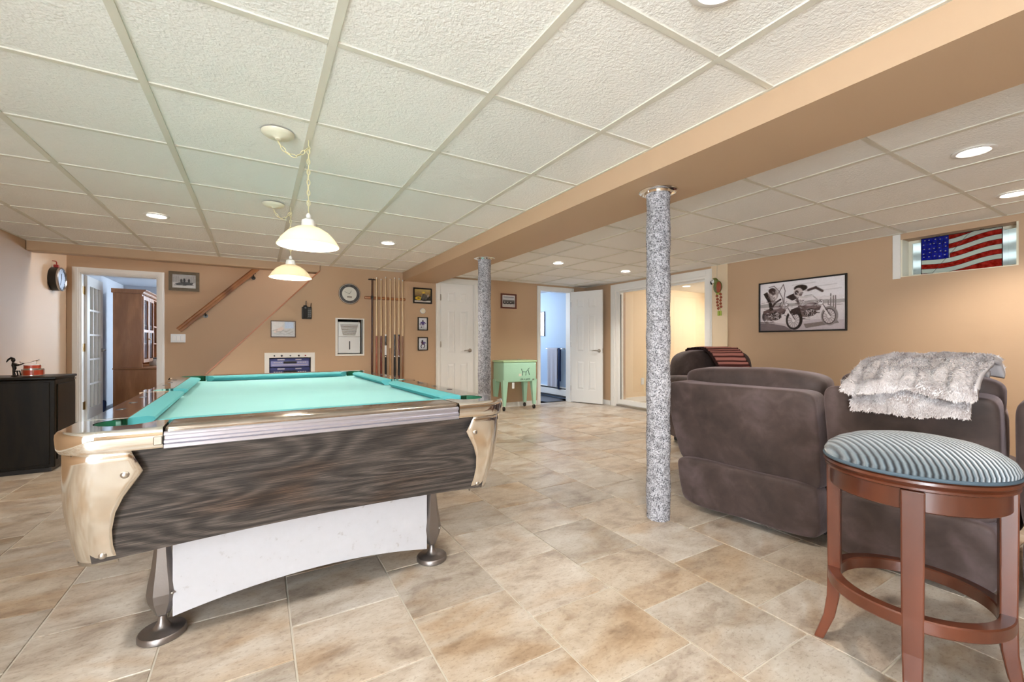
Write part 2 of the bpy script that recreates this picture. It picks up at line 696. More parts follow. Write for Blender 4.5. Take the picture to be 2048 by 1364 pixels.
def baseboard(name, x0, x1, y0, y1):
    mb = MB().box(x0, x1, y0, y1, 0.0, 0.075)
    o = mb.build(name, 'trim')
    return struct(o)


baseboard('baseboard_back', -1.1, 2.262, YB - 0.012, YB)
baseboard('baseboard_bath', 2.966, 4.066, YB - 0.012, YB)
baseboard('baseboard_corner', 4.852, XR, YB - 0.012, YB)
baseboard('baseboard_side', XR - 0.012, XR, 5.40, YB - 0.012)
baseboard('baseboard_right', XR - 0.0125, XR, YN, 3.29)
baseboard('baseboard_left', XL, XL + 0.012, -0.2, YR)

# ------------------------------------------------------------------ stairs behind the back wall
st = frame_empty('staircase', (0, 0, 0), 0, 'carpeted stairs rising behind the sloping wall')
M['carpet_tan'] = plain('stair_carpet', (150, 124, 96), 0.9, bump=(300, 0.3, 0.004))
for i in range(12):
    x0 = -1.0 + 0.2 * i
    MB().box(x0 + 0.02, x0 + 0.24, YB + 0.125, YR - 0.005, 0.17 * i + 0.16 * 0, 0.17 * (i + 1)).build('step', 'carpet_tan', st)
struct(MB().box(1.42, 3.2, YB + 0.125, YR, 2.05, 2.12).build('floor_landing', 'carpet_tan'))

# handrail on the far stair wall
hr = thing('handrail', 'oak stair handrail on dark brackets rising up the stair wall', 'handrail', (0, YR, 0))
mb = MB()
p0, p1 = Vector((-0.885, -0.075, 1.205)), Vector((0.16, -0.075, 2.255))
dd = (p1 - p0).normalized()
up = Vector((-dd.z, 0, dd.x))
prof = [(-0.020, -0.034), (0.020, -0.034), (0.020, -0.008), (0.028, 0.0), (0.028, 0.020), (0.016, 0.034), (-0.016, 0.034), (-0.028, 0.020), (-0.028, 0.0), (-0.020, -0.008)]
n = len(prof)
v = [(p + Vector((0, a, 0)) + up * b)[:] for p in (p0, p1) for a, b in prof]
mb.add(v, [(i, (i + 1) % n, n + (i + 1) % n, n + i) for i in range(n)] + [tuple(range(n)), tuple(range(2 * n - 1, n - 1, -1))])
mb.build('rail', 'oak', hr)
for s in (0.27, 0.80):
    p = p0.lerp(p1, s)
    b = MB()
    b.tube([(p.x, -0.072, p.z - 0.03), (p.x, -0.072, p.z - 0.065), (p.x, -0.045, p.z - 0.085), (p.x, -0.004, p.z - 0.085)], 0.007, 8)
    b.cyl((p.x, -0.006, p.z - 0.085), (p.x, -0.0005, p.z - 0.085), 0.026, 0.026, 16)
    b.box(p.x - 0.028, p.x + 0.028, -0.084, -0.060, p.z - 0.037, p.z - 0.028)
    b.build('bracket', 'black', hr)

# ------------------------------------------------------------------ doors
def casing(parent, x0, x1, z1, w=0.06, y=0.0, depth=0.018, z0=0.0):
    """three moulded boards around an opening, in the parent's x/z plane, standing proud towards -y"""
    for a, b in ((x0 - w, x0), (x1, x1 + w)):
        m = MB().box(a, b, y - depth, y, z0, z1 + w)
        m.box(a + w * 0.25, b - w * 0.25, y - depth - 0.005, y - depth, z0, z1 + w * 0.75)
        m.build('casing', 'trim', parent)
    m = MB().box(x0, x1, y - depth, y, z1, z1 + w)
    m.box(x0, x1, y - depth - 0.005, y - depth, z1 + w * 0.25, z1 + w * 0.75)
    m.build('casing', 'trim', parent)


def jamb(parent, x0, x1, z1, depth=0.12, t_=0.015):
    MB().box(x0, x0 + t_, 0, depth, 0, z1).build('jamb', 'trim', parent)
    MB().box(x1 - t_, x1, 0, depth, 0, z1).build('jamb', 'trim', parent)
    MB().box(x0 + t_, x1 - t_, 0, depth, z1 - t_, z1).build('jamb', 'trim', parent)


def lever(parent, x, z, y=0.0, toward=-1):
    h = MB()
    h.lathe([(0.001, -0.012), (0.028, -0.011), (0.031, -0.004), (0.031, 0.0)], (x, y, z), 20, 'Y')
    h.cyl((x, y - 0.005, z), (x, y - 0.05, z), 0.009, 0.009, 12)
    h.tube([(x, y - 0.048, z), (x + toward * 0.03, y - 0.05, z + 0.002), (x + toward * 0.07, y - 0.052, z + 0.006), (x + toward * 0.115, y - 0.046, z - 0.002)], [0.010, 0.009, 0.008, 0.006], 10)
    return h.build('lever_handle', 'nickel', parent, smooth=40)


def hinge(parent, x, z, y=-0.004, mat='nickel', w=0.012):
    h = MB().cyl((x, y, z - 0.045), (x, y, z + 0.045), 0.006, 0.006, 10)
    h.box(x, x + w, y, y + 0.003, z - 0.042, z + 0.042)
    return h.build('hinge', mat, parent)


def six_panel(parent, w, h, t_=0.035):
    """leaf from x=0..w, face at y=0, body behind it"""
    sw, gap = w * 0.19, w * 0.14
    pw = (w - 2 * sw - gap) / 2
    rows = [(0.10 * h, 0.405 * h), (0.485 * h, 0.80 * h), (0.855 * h, 0.945 * h)]
    rows = [(0.115 * h, 0.375 * h), (0.455 * h, 0.790 * h), (0.850 * h, 0.935 * h)]
    holes, boxes = [], []
    for z0, z1 in rows:
        for x0 in (sw, sw + pw + gap):
            holes.append(rect(x0, x0 + pw, z0, z1))
            boxes.append((x0, x0 + pw, z0, z1))
    leaf = MB().poly([rect(0, w, 0, h)] + holes, lambda a, b, k: (a, k, b), 0.008).box(0.0005, w - 0.0005, 0.008, t_, 0.0005, h - 0.0005).build('door_leaf', 'white', parent)
    for x0, x1, z0, z1 in boxes:
        g = 0.016
        m = MB()
        m.add([(x0 + g, 0.008, z0 + g), (x1 - g, 0.008, z0 + g), (x1 - g, 0.008, z1 - g), (x0 + g, 0.008, z1 - g), (x0 + g + 0.018, 0.002, z0 + g + 0.018), (x1 - g - 0.018, 0.002, z0 + g + 0.018), (x1 - g - 0.018, 0.002, z1 - g - 0.018), (x0 + g + 0.018, 0.002, z1 - g - 0.018)],
              [(0, 1, 5, 4), (1, 2, 6, 5), (2, 3, 7, 6), (3, 0, 4, 7), (4, 5, 6, 7)])
        m.build('panel', 'white', leaf)
    return leaf


# closet door (closed)
d2 = frame_empty('door_2', (0, YB, 0), 0, 'closed white six-panel closet door with lever handle')
casing(d2, CLOSET[0], CLOSET[1], CLOSET[3])
jamb(d2, CLOSET[0], CLOSET[1], CLOSET[3])
lf = six_panel(d2, 0.536, 1.925)
lf.location = (CLOSET[0] + 0.017, 0.004, 0.012)
lever(d2, CLOSET[1] - 0.075, 0.925, 0.004, -1)
for z in (1.72, 1.02, 0.25):
    hinge(d2, CLOSET[0] + 0.014, z)

# bathroom door, standing open towards the room
d3 = frame_empty('door_3', (0, YB, 0), 0, 'white six-panel bathroom door standing open')
casing(d3, BATH[0], BATH[1], BATH[3])
jamb(d3, BATH[0], BATH[1], BATH[3])
lf = six_panel(d3, 0.60, 1.93)
lf.location = (BATH[1] - 0.01, -0.03, 0.012)
lf.rotation_euler = (0, 0, math.radians(-69))
lv = lever(lf, 0.545, 0.90, 0.0, -1)
MB().box(0.598, 0.602, 0.006, 0.028, 0.86, 0.94).build('latch_plate', 'nickel', lf)
for z in (1.72, 1.02, 0.25):
    hinge(d3, BATH[1] - 0.012, z, -0.024)

# french door of the office, swung inwards
d1 = frame_empty('door_1', (0, YR, 0), 0, 'white french door with small panes, swung open into the office')
casing(d1, -1.843, -1.107, 1.885, 0.066)
jamb(d1, -1.843, -1.107, 1.885, 0.10)
fd = bpy.data.objects.new('door_leaf', None)
COL.objects.link(fd)
fd.parent = d1
fd.location = (-1.822, 0.105, 0.012)
fd.rotation_euler = (0, 0, math.radians(91.5))
W_, H_ = 0.70, 1.855
gx0, gx1, gz0, gz1 = 0.10, W_ - 0.10, 0.20, H_ - 0.11
cols, rows = 3, 5
cw, ch = (gx1 - gx0) / cols, (gz1 - gz0) / rows
holes = [rect(gx0 + cw * i + 0.011, gx0 + cw * (i + 1) - 0.011, gz0 + ch * j + 0.011, gz0 + ch * (j + 1) - 0.011) for i in range(cols) for j in range(rows)]
MB().poly([rect(0, W_, 0, H_)] + holes, lambda a, b, k: (a, k - 0.0175, b), 0.035).build('leaf_frame', 'white', fd)
for lp in holes:
    MB().box(lp[0][0] - 0.003, lp[1][0] + 0.003, -0.002, 0.002, lp[0][1] - 0.003, lp[2][1] + 0.003).build('pane', 'glass', fd)
hb = MB().cyl((W_ - 0.055, 0.018, 0.93), (W_ - 0.055, -0.06, 0.93), 0.008, 0.008, 10)
hb.tube([(W_ - 0.055, -0.058, 0.93), (W_ - 0.10, -0.058, 0.935), (W_ - 0.16, -0.055, 0.925)], 0.008, 8)
hb.cyl((W_ - 0.055, -0.018, 0.93), (W_ - 0.055, -0.024, 0.93), 0.027, 0.027, 16)
hb.build('lever_handle', 'nickel', fd)
for z in (1.68, 0.98, 0.27):
    h = MB().cyl((-1.826, 0.098, z - 0.05), (-1.826, 0.098, z + 0.05), 0.007, 0.007, 10)
    h.box(-1.8285, -1.8265, 0.035, 0.098, z - 0.048, z + 0.048)
    h.build('hinge', 'brass', d1)

# sliding glass door in the right wall
d4 = frame_empty('door_4', (XR, 0, 0), -PI / 2, 'white framed sliding glass door to the side room')
# local x runs along -Y, local -y faces the room
sx0, sx1 = -SLD[1], -SLD[0]
casing(d4, sx0, sx1, SLD[3], 0.085)
jamb(d4, sx0, sx1, SLD[3], 0.16, 0.03)
MB().box(sx0 + 0.03, sx1 - 0.03, 0.0, 0.16, 0.0, 0.035).build('sill_track', 'nickel', d4)
mid = (sx0 + sx1) / 2
M['track_grey'] = plain('grey_weather_strip', (88, 84, 76), 0.5)
for k, (a, b, yy) in enumerate(((sx0 + 0.03, mid + 0.03, 0.055), (mid - 0.03, sx1 - 0.03, 0.10))):
    fr_ = MB().poly([rect(a, b, 0.036, SLD[3] - 0.031), rect(a + 0.045, b - 0.045, 0.11, SLD[3] - 0.052)], lambda p, q_, w, yy=yy: (p, yy + w, q_), 0.035).build('sash', 'trim', d4)
    MB().box(a + 0.043, b - 0.043, yy + 0.015, yy + 0.019, 0.108, SLD[3] - 0.050).build('pane', 'glass', fr_)
MB().box(sx0 + 0.0755, sx0 + 0.092, 0.050, 0.0545, 0.11, SLD[3] - 0.08).build('weather_strip', 'track_grey', d4)

# ------------------------------------------------------------------ rooms seen through the doors
# office
struct(MB().box(-2.25, 1.6, YR + 0.10, 10.6, -0.1, 0.0).build('floor_office', 'slate'))
struct(MB().box(-2.25, 1.6, YR + 0.10, 10.6, 2.12, 2.2).build('ceiling_office', 'grey'))
struct(MB().box(-2.25, -2.15, YR + 0.10, 10.6, 0, 2.12).build('wall_office_left', 'grey'))
struct(MB().box(-2.25, 1.6, 10.6, 10.7, 0, 2.12).build('wall_office_back', 'grey'))
struct(MB().box(1.6, 1.7, YR + 0.10, 10.6, 0, 2.12).build('wall_office_right', 'grey'))
# bathroom
struct(MB().box(3.25, 5.05, YB + 0.12, 8.9, -0.1, 0.0).build('floor_bathroom', 'slate'))
struct(MB().box(3.25, 5.05, YB + 0.12, 8.9, 2.05, 2.15).build('ceiling_bathroom', 'grey'))
struct(MB().box(4.94, 5.05, YB + 0.12, 8.9, 0, 2.05).build('wall_bathroom_right', 'blue'))
struct(MB().box(3.25, 5.05, 8.9, 9.0, 0, 2.05).build('wall_bathroom_back', 'blue'))
struct(MB().box(3.15, 3.25, YB + 0.12, 8.9, 0, 2.05).build('wall_bathroom_left', 'blue'))
# side room behind the sliding door
struct(MB().box(XR + 0.24, 8.6, 2.2, 5.75, -0.1, 0.0).build('floor_side_room', 'floor'))
struct(MB().box(XR + 0.24, 8.6, 2.2, 5.75, 2.04, 2.12).build('ceiling_side_room', 'tile'))
struct(MB().box(XR + 0.24, 8.6, 5.45, 5.55, 0, 2.04).build('wall_side_room_left', 'cream'))
struct(MB().box(8.5, 8.6, 2.2, 5.45, 0, 2.04).build('wall_side_room_back', 'cream'))
struct(MB().box(XR + 0.24, 8.6, 2.1, 2.2, 0, 2.04).build('wall_side_room_right', 'cream'))
struct(MB().box(XR + 0.24, 8.5, 5.438, 5.45, 0, 0.09).build('baseboard_side_room', 'trim'))
struct(MB().box(8.488, 8.5, 2.2, 5.438, 0, 0.09).build('baseboard_side_room_back', 'trim'))
o = thing('wall_outlet', 'white wall outlet above the side room baseboard behind the sliding glass', 'outlet', (5.93, 5.45, 0.36))
MB().bevel_box(-0.036, 0.036, -0.006, 0.0, -0.058, 0.058, 0.003, 1).build('cover_plate', 'plastic', o)
for z in (-0.02, 0.02):
    MB().bevel_box(-0.016, 0.016, -0.008, -0.006, z - 0.014, z + 0.014, 0.001, 1).build('socket', 'white', o)

# ------------------------------------------------------------------ basement window with window well
win = frame_empty('window_1', (XR, 0, 0), -PI / 2, 'small basement window high in the wall')
wx0, wx1, wz0, wz1 = -WIN[1], -WIN[0], WIN[2], WIN[3]
MB().box(wx0, wx0 + 0.012, 0.0, 0.24, wz0, wz1).build('reveal', 'cream_metal', win)
MB().box(wx1 - 0.012, wx1, 0.0, 0.24, wz0, wz1).build('reveal', 'cream_metal', win)
MB().box(wx0 + 0.012, wx1 - 0.012, 0.0, 0.24, wz0, wz0 + 0.006).build('sill', 'cream_metal', win)
MB().poly([rect(wx0 + 0.012, wx1 - 0.012, wz0 + 0.006, wz1), rect(wx0 + 0.035, wx1 - 0.035, wz0 + 0.03, wz1 - 0.022)], lambda a, b, k: (a, 0.15 + k, b), 0.03).build('window_frame', 'cream_metal', win)
MB().box(wx0 + 0.033, wx1 - 0.033, 0.163, 0.167, wz0 + 0.028, wz1 - 0.02).build('pane', 'glass', win)
# casing strip on the far side of the opening, standing proud of the wall
MB().box(wx0 - 0.055, wx0, -0.012, 0.0, wz0 - 0.012, wz1 + 0.05).build('casing', 'trim', win)
M['well'] = plain('galvanised_steel', (196, 204, 202), 0.5, 0.35)
wl = MB()


def well_pt(u, v):
    a = PI * u
    r = 0.62 + 0.014 * math.sin(v * 2 * PI * 7)
    return (XR + 0.25 + r * math.sin(a) * 1.05, (WIN[0] + WIN[1]) / 2 - r * math.cos(a) * 1.1, 1.35 + v * 1.15)


wl.grid(40, 57, well_pt)
tag(wl.build('window_well', M['well'], smooth=60), 'corrugated galvanised window well outside the basement window', 'window well')
M['gravel'] = plain('gravel', (150, 146, 138), 0.9, bump=(60, 0.8, 0.02), vary=(40, 30))
struct(MB().box(XR + 0.24, XR + 1.1, 0.3, 2.2, 1.30, 1.35).build('ground_window_well', 'gravel'))

# ------------------------------------------------------------------ carpet-wrapped columns
t = NT('speckled_grey_carpet')
v = t.coord('Object')
f = t.noise(v, 140, 2, 0.6)
f2 = t.noise(v, 34, 3, 0.7)
c = t.ramp(f, [(0.34, (74, 73, 77)), (0.46, (172, 169, 173)), (0.58, (210, 207, 211))])
t.set(Base_Color=t.mix(0.8, c, t.ramp(f2, [(0.36, (168, 166, 166)), (0.56, (255, 255, 255))]), 'MULTIPLY'), Roughness=0.95)
t.bump(f, 0.9, 0.012)
M['post_carpet'] = t.m


def column(x, y, label):
    root = thing('support_column', label, 'column', (x, y, 0), 0, 'carpet-wrapped support columns')
    m = MB()
    rng = random.Random(int(x * 100 + y * 7))

    def fn(u, w):
        a = 2 * PI * u
        r = 0.066 + rng.uniform(-0.0028, 0.0028) + 0.002 * math.sin(w * 40 + a * 2)
        return (r * math.cos(a), r * math.sin(a), 0.001 + w * (BZ - 0.012))
    m.grid(72, 420, fn, True)
    m.build('carpet_wrap', 'post_carpet', root, smooth=180)
    MB().lathe([(0.068, BZ - 0.022), (0.074, BZ - 0.020), (0.078, BZ - 0.009), (0.106, BZ - 0.008), (0.110, BZ - 0.0045), (0.110, BZ - 0.0005), (0.05, BZ - 0.0005)], (0, 0, 0), 40).build('collar_plate', 'chrome', root, smooth=40)
    return root


column(2.03, 1.745, 'thick carpet-wrapped column close to the brown sofa')
column(2.04, 4.02, 'carpet-wrapped column beside the closet door, past the pool table')

# ------------------------------------------------------------------ ceiling lights
M['can_glow'] = emitter('recessed_lamp_glow', (255, 244, 226), 14.0)


def can(x, y, label, light=True):
    root = thing('recessed_light', label, 'ceiling light', (x, y, ZC), 0, 'recessed ceiling lights')
    MB().lathe([(0.058, 0.003), (0.060, -0.002), (0.066, -0.006), (0.082, -0.004), (0.086, 0.0), (0.058, 0.003)], (0, 0, 0), 36).build('trim_ring', 'white', root, smooth=40)
    MB().lathe([(0.0005, 0.0002), (0.058, 0.0005)], (0, 0, -0.002), 36).build('lens', 'can_glow', root)
    if light:
        ld = bpy.data.lights.new('recessed_lamp', 'SPOT')
        ld.energy = CAN_POWER * 4
        ld.spot_size = math.radians(138)
        ld.spot_blend = 0.65
        ld.shadow_soft_size = 0.055
        ld.color = CAN_COLOR
        lo = bpy.data.objects.new('recessed_lamp', ld)
        COL.objects.link(lo)
        lo.location = (0, 0, -0.03)
        lo.parent = root
    return root


can(-0.69, 4.38, 'recessed ceiling light over the stair opening side of the pool table')
can(1.13, 4.37, 'recessed ceiling light just before the cue rack')
can(3.25, 4.36, 'recessed ceiling light before the brown-framed picture wall')
can(4.43, 4.38, 'recessed ceiling light by the sliding glass door')
can(3.26, 0.72, 'large recessed ceiling light between the beam and the flag window')
can(4.42, 0.785, 'recessed ceiling light close to the wall with the flag window')
can(-0.69, 0.75, 'recessed ceiling light above the near corner by the dark cabinet wall')
can(1.13, 0.75, 'recessed ceiling light above the photographer beside the beam')
# light seen through the sliding door
can(6.48, 4.95, 'recessed ceiling light inside the side room behind glass', False)

# pendants
M['shade'] = translucent('milk_glass_shade', (240, 230, 210), 0.40, 0.25)
t = NT('lit_bulb')
t.set(Base_Color=(1, 1, 1, 1), Emission_Color=col4((255, 236, 206)), Emission_Strength=9.0)
M['bulb'] = t.m
M['chain'] = plain('antique_white_chain', (226, 214, 170), 0.35)


def chain(parent, pts, r=0.011, wire=0.0022, name='chain'):
    """oval links along a polyline, each turned by a quarter"""
    P_ = [Vector(p) for p in pts]
    seg = [(P_[i + 1] - P_[i]).length for i in range(len(P_) - 1)]
    total = sum(seg)
    step = r * 2.05
    k = max(2, int(total / step))
    m = MB()
    for i in range(k):
        s = total * (i + 0.5) / k
        j = 0
        while j < len(seg) - 1 and s > seg[j]:
            s -= seg[j]
            j += 1
        p = P_[j].lerp(P_[j + 1], s / seg[j])
        d_ = (P_[j + 1] - P_[j]).normalized()
        q_ = d_.to_track_quat('Z', 'Y')
        ring = []
        for a in range(10):
            an = 2 * PI * a / 10
            l = Vector((0.6 * r * math.cos(an), 0, 1.25 * r * math.sin(an)))
            if i % 2:
                l = Vector((0, l.x, l.z))
            ring.append(p + q_ @ l)
        m.tube(ring, wire, 5, True)
    o_ = m.build(name, 'chain', parent, smooth=180)
    o_['kind'] = 'stuff'
    return o_


def pendant(x, y, cx, cy, label, rim):
    root = thing('pendant_lamp', label, 'pendant lamp', (x, y, ZC), 0, 'milk glass pendants over the pool table')
    dx, dy = cx - x, cy - y
    MB().lathe([(0.001, -0.030), (0.012, -0.030), (0.016, -0.024), (0.055, -0.018), (0.070, -0.008), (0.072, -0.0005)], (dx, dy, 0), 36).build('ceiling_canopy', 'cream_metal', root, smooth=50)
    # hook on the ceiling grid
    MB().tube([(0, 0, -0.001), (0, 0, -0.03), (0.008, 0, -0.042), (0, 0, -0.052), (-0.008, 0, -0.044)], 0.0028, 6).build('hook', 'chain', root)
    sag = [(dx + (0 - dx) * s, dy + (0 - dy) * s, -0.04 - 0.055 * math.sin(PI * min(1, s * 1.05)) ** 0.8 if 0 < s < 1 else -0.04) for s in [i / 10 for i in range(11)]]
    top = rim - ZC + 0.155
    chain(root, sag, 0.012, 0.0024)
    chain(root, [(0, 0, -0.045), (0, 0, top + 0.02)], 0.012, 0.0022)
    MB().tube([(0.004, 0.002, -0.05), (-0.004, 0.003, (top - 0.05) / 2), (0.002, 0, top)], 0.0018, 6).build('cord', 'chain', root)
    b = rim - ZC
    MB().lathe([(0.002, b + 0.165), (0.008, b + 0.160), (0.012, b + 0.150), (0.010, b + 0.140), (0.030, b + 0.128), (0.034, b + 0.100), (0.030, b + 0.094)], (0, 0, 0), 28).build('fitter_cap', 'white', root, smooth=50)
    prof = [(0.030, b + 0.098), (0.060, b + 0.088), (0.095, b + 0.066), (0.122, b + 0.036), (0.138, b + 0.010), (0.144, b), (0.140, b - 0.001), (0.134, b + 0.010), (0.118, b + 0.034), (0.092, b + 0.062), (0.058, b + 0.083), (0.030, b + 0.093)]
    MB().lathe(prof, (0, 0, 0), 48).build('glass_shade', 'shade', root, smooth=60)
    MB().ellipsoid((0, 0, b + 0.022), (0.030, 0.030, 0.036), 20, 12).build('bulb', 'bulb', root, smooth=180)
    ld = bpy.data.lights.new('pendant_lamp_light', 'POINT')
    ld.energy = PENDANT_POWER
    ld.shadow_soft_size = 0.03
    ld.color = (1.0, 0.92, 0.80)
    lo = bpy.data.objects.new('pendant_lamp_light', ld)
    COL.objects.link(lo)
    lo.location = (0, 0, b - 0.05)
    lo.parent = root
    return root


pendant(0.219, 2.368, 0.085, 2.365, 'milk glass pendant on a chain over the middle of the pool table', 1.51)
pendant(0.212, 3.600, 0.10, 3.58, 'milk glass pendant on a chain over the far end of the pool table', 1.515)

# ------------------------------------------------------------------ pool table
t = NT('dark_smoked_oak')
v = t.coord('Object', (1.0, 1.0, 6.5))
f = t.noise(v, 1.1, 1, 0.4, 0.3)
s = t.math('SINE', t.math('MULTIPLY', f, 105.0))
s = t.math('ADD', t.math('MULTIPLY', s, 0.5), 0.5)
v2 = t.coord('Object', (2.0, 2.0, 70.0))
g = t.noise(v2, 4.0, 3, 0.75)
fac = t.math('ADD', t.math('MULTIPLY', s, 0.16), t.math('MULTIPLY', g, 0.84))
c = t.ramp(fac, [(0.30, (28, 25, 25)), (0.44, (50, 45, 43)), (0.56, (70, 63, 59)), (0.74, (104, 94, 86))])
warm = t.ramp(t.noise(t.coord('Object', (1, 1, 3)), 2.6, 2), [(0.52, (255, 255, 255)), (0.72, (236, 205, 182))])
t.set(Base_Color=t.mix(1.0, c, warm, 'MULTIPLY'), Roughness=0.42)
t.bump(fac, 0.12, 0.002)
M['smoked_oak'] = t.m
t = NT('aqua_billiard_cloth')
v = t.coord('Object')
f = t.noise(v, 700, 2)
t.set(Base_Color=t.ramp(t.noise(v, 2.0, 2), [(0.3, (128, 192, 192)), (0.7, (134, 198, 197))]), Roughness=0.95)
t.b.inputs['Sheen Weight'].default_value = 0.15
t.bump(f, 0.12, 0.001)
M['cloth'] = t.m
M['cushion'] = plain('aqua_cushion_cloth', (88, 168, 172), 0.9)
M['pocket'] = plain('dark_green_pocket', (16, 92, 62), 0.55)
t = NT('speckled_white_board')
v = t.coord('Object')
t.set(Base_Color=t.ramp(t.noise(v, 34, 3, 0.6), [(0.24, (176, 168, 164)), (0.36, (198, 194, 195)), (1.0, (203, 199, 201))]), Roughness=0.45)
M['board'] = t.m

T = thing('pool_table', 'large pool table with aqua cloth, chrome corners and dark wood sides', 'pool table', (0.190, 2.735, 0), math.radians(1.6))
HX, HY, ZT = 0.672, 1.200, 0.790
HXB, HYB, ZBOT = 0.670, 1.060, 0.395
PXH, PYH = 0.500, 1.000            # cushion nose lines
BXH, BYH = 0.560, 1.060            # back of cushions
MB().box(-BXH - 0.03, BXH + 0.03, -BYH - 0.03, BYH + 0.03, 0.735, 0.755).build('bed', 'cloth', T)


def cushion(p, q, inward, cut0, cut1):
    """one rubber cushion from p to q along the rail back line; inward is the unit vector to the nose"""
    p, q, w = Vector(p), Vector(q), Vector(inward)
    d_ = (q - p).normalized()
    wd = 0.060
    prof = [(0.0, 0.7555), (wd - 0.022, 0.757), (wd, 0.778), (wd - 0.004, 0.786), (wd - 0.018, 0.791), (0.0, 0.793)]
    vs = []
    for e, cut, sg in ((p, cut0, 1), (q, cut1, -1)):
        for a, z in prof:
            pt = e + w * a + d_ * (sg * cut * a / wd)
            vs.append((pt.x, pt.y, z))
    n_ = len(prof)
    fs = [(i, (i + 1) % n_, n_ + (i + 1) % n_, n_ + i) for i in range(n_)] + [tuple(range(n_)), tuple(range(2 * n_ - 1, n_ - 1, -1))]
    return MB().add(vs, fs).build('cushion', 'cushion', T, smooth=35)


cushion((-BXH + 0.085, -BYH, 0), (BXH - 0.085, -BYH, 0), (0, 1, 0), 0.05, 0.05)
cushion((-BXH + 0.085, BYH, 0), (BXH - 0.085, BYH, 0), (0, -1, 0), 0.05, 0.05)
for sx in (-1, 1):
    cushion((sx * BXH, -BYH + 0.085, 0), (sx * BXH, -0.062, 0), (-sx, 0, 0), 0.05, 0.014)
    cushion((sx * BXH, 0.062, 0), (sx * BXH, BYH - 0.085, 0), (-sx, 0, 0), 0.014, 0.05)

# rails (top boards) between the corner castings
CX, CY = 0.225, 0.235             # how far each casting reaches along the sides
for sy in (-1, 1):
    y0, y1 = sorted((sy * BYH, sy * (HY + 0.004)))
    MB().bevel_box(-HX + CX, HX - CX, y0, y1, 0.752, 0.793, 0.012, 4).build('rail', 'rail', T, smooth=40)
    for k in (-0.25, 0.0, 0.25):
        MB().lathe([(0.0005, 0.0008), (0.010, 0.0008), (0.013, 0.0)], (k, sy * (BYH + 0.062), 0.7933), 16, sx=1.7).build('rail_sight', 'chrome', T)
for sx in (-1, 1):
    x0, x1 = sorted((sx * BXH, sx * (HX - 0.012)))
    for a, b in ((-HY + CY, -0.075), (0.075, HY - CY)):
        MB().bevel_box(x0, x1, a, b, 0.752, 0.793, 0.004, 2).build('rail', 'rail' if False else 'chrome', T)
        for k in (0.27, 0.5, 0.73):
            MB().lathe([(0.0005, 0.0008), (0.010, 0.0008), (0.013, 0.0)], (sx * (BXH + 0.062), a + (b - a) * k, 0.7933), 16, sy=1.7).build('rail_sight', 'black', T)
    # side pocket casting
    pc = [(sx * 0.672, -0.075), (sx * 0.672, 0.075), (sx * 0.560, 0.075)]
    arc = [(sx * (0.575 + 0.058 * math.cos(a)), 0.058 * math.sin(a)) for a in [PI / 2 - PI * i / 12 for i in range(13)]]
    MB().poly([pc + arc + [(sx * 0.560, -0.075)]], lambda a, b, k: (a, b, 0.752 + k), 0.042).build('side_pocket_casting', 'chrome', T)
    MB().lathe([(0.058, 0.751), (0.056, 0.69), (0.03, 0.655), (0.001, 0.65)], (sx * 0.575, 0, 0), 24).build('side_pocket', 'pocket', T, smooth=50)

# ribbed aluminium strips under the rails
strip_prof = [(0.0, 0.7775), (0.017, 0.7775), (0.021, 0.774), (0.021, 0.768), (0.017, 0.766), (0.017, 0.757), (0.022, 0.754), (0.022, 0.747), (0.018, 0.745), (0.022, 0.742), (0.022, 0.733), (0.016, 0.730), (0.0, 0.730)]


def strip(p, q, out):
    p, q, w = Vector(p), Vector(q), Vector(out)
    vs = [((e + w * a).x, (e + w * a).y, z) for e in (p, q) for a, z in strip_prof]
    n_ = len(strip_prof)
    MB().add(vs, [(i, (i + 1) % n_, n_ + (i + 1) % n_, n_ + i) for i in range(n_)] + [tuple(range(n_)), tuple(range(2 * n_ - 1, n_ - 1, -1))]).build('edge_strip', 'alu', T, smooth=30)


for sy in (-1, 1):
    strip((-HX + CX, sy * (HY - 0.012), 0), (HX - CX, sy * (HY - 0.012), 0), (0, sy, 0))
for sx in (-1, 1):
    strip((sx * (HX - 0.012), -HY + CY, 0), (sx * (HX - 0.012), HY - CY, 0), (sx, 0, 0))

# cabinet panels, leaning inwards towards the floor, with an arched lower edge
for sy in (-1, 1):
    def fn(u, w, sy=sy):
        x = (u * 2 - 1)
        xt, xb = 0.640, 0.625
        zb = ZBOT + 0.022 * (1 - x * x)
        z = 0.736 + (zb - 0.736) * w
        k = (0.736 - z) / (0.736 - ZBOT)
        return (x * (xt + (xb - xt) * w), sy * (HY - 0.022 + (HYB - HY + 0.022) * k), z)

    def fn2(u, w, fn=fn, sy=sy):
        p = fn(u, w)
        return (p[0], p[1] - sy * 0.02, p[2])
    m = MB().grid(25, 12, fn).grid(25, 12, fn2)
    k0 = 25 * 12
    edge = [i for i in range(25)] + [25 * 11 + i for i in range(24, -1, -1)]
    m.f += [(edge[i], edge[(i + 1) % 50], edge[(i + 1) % 50] + k0, edge[i] + k0) for i in range(50)]
    m.build('cabinet_panel', 'smoked_oak', T)
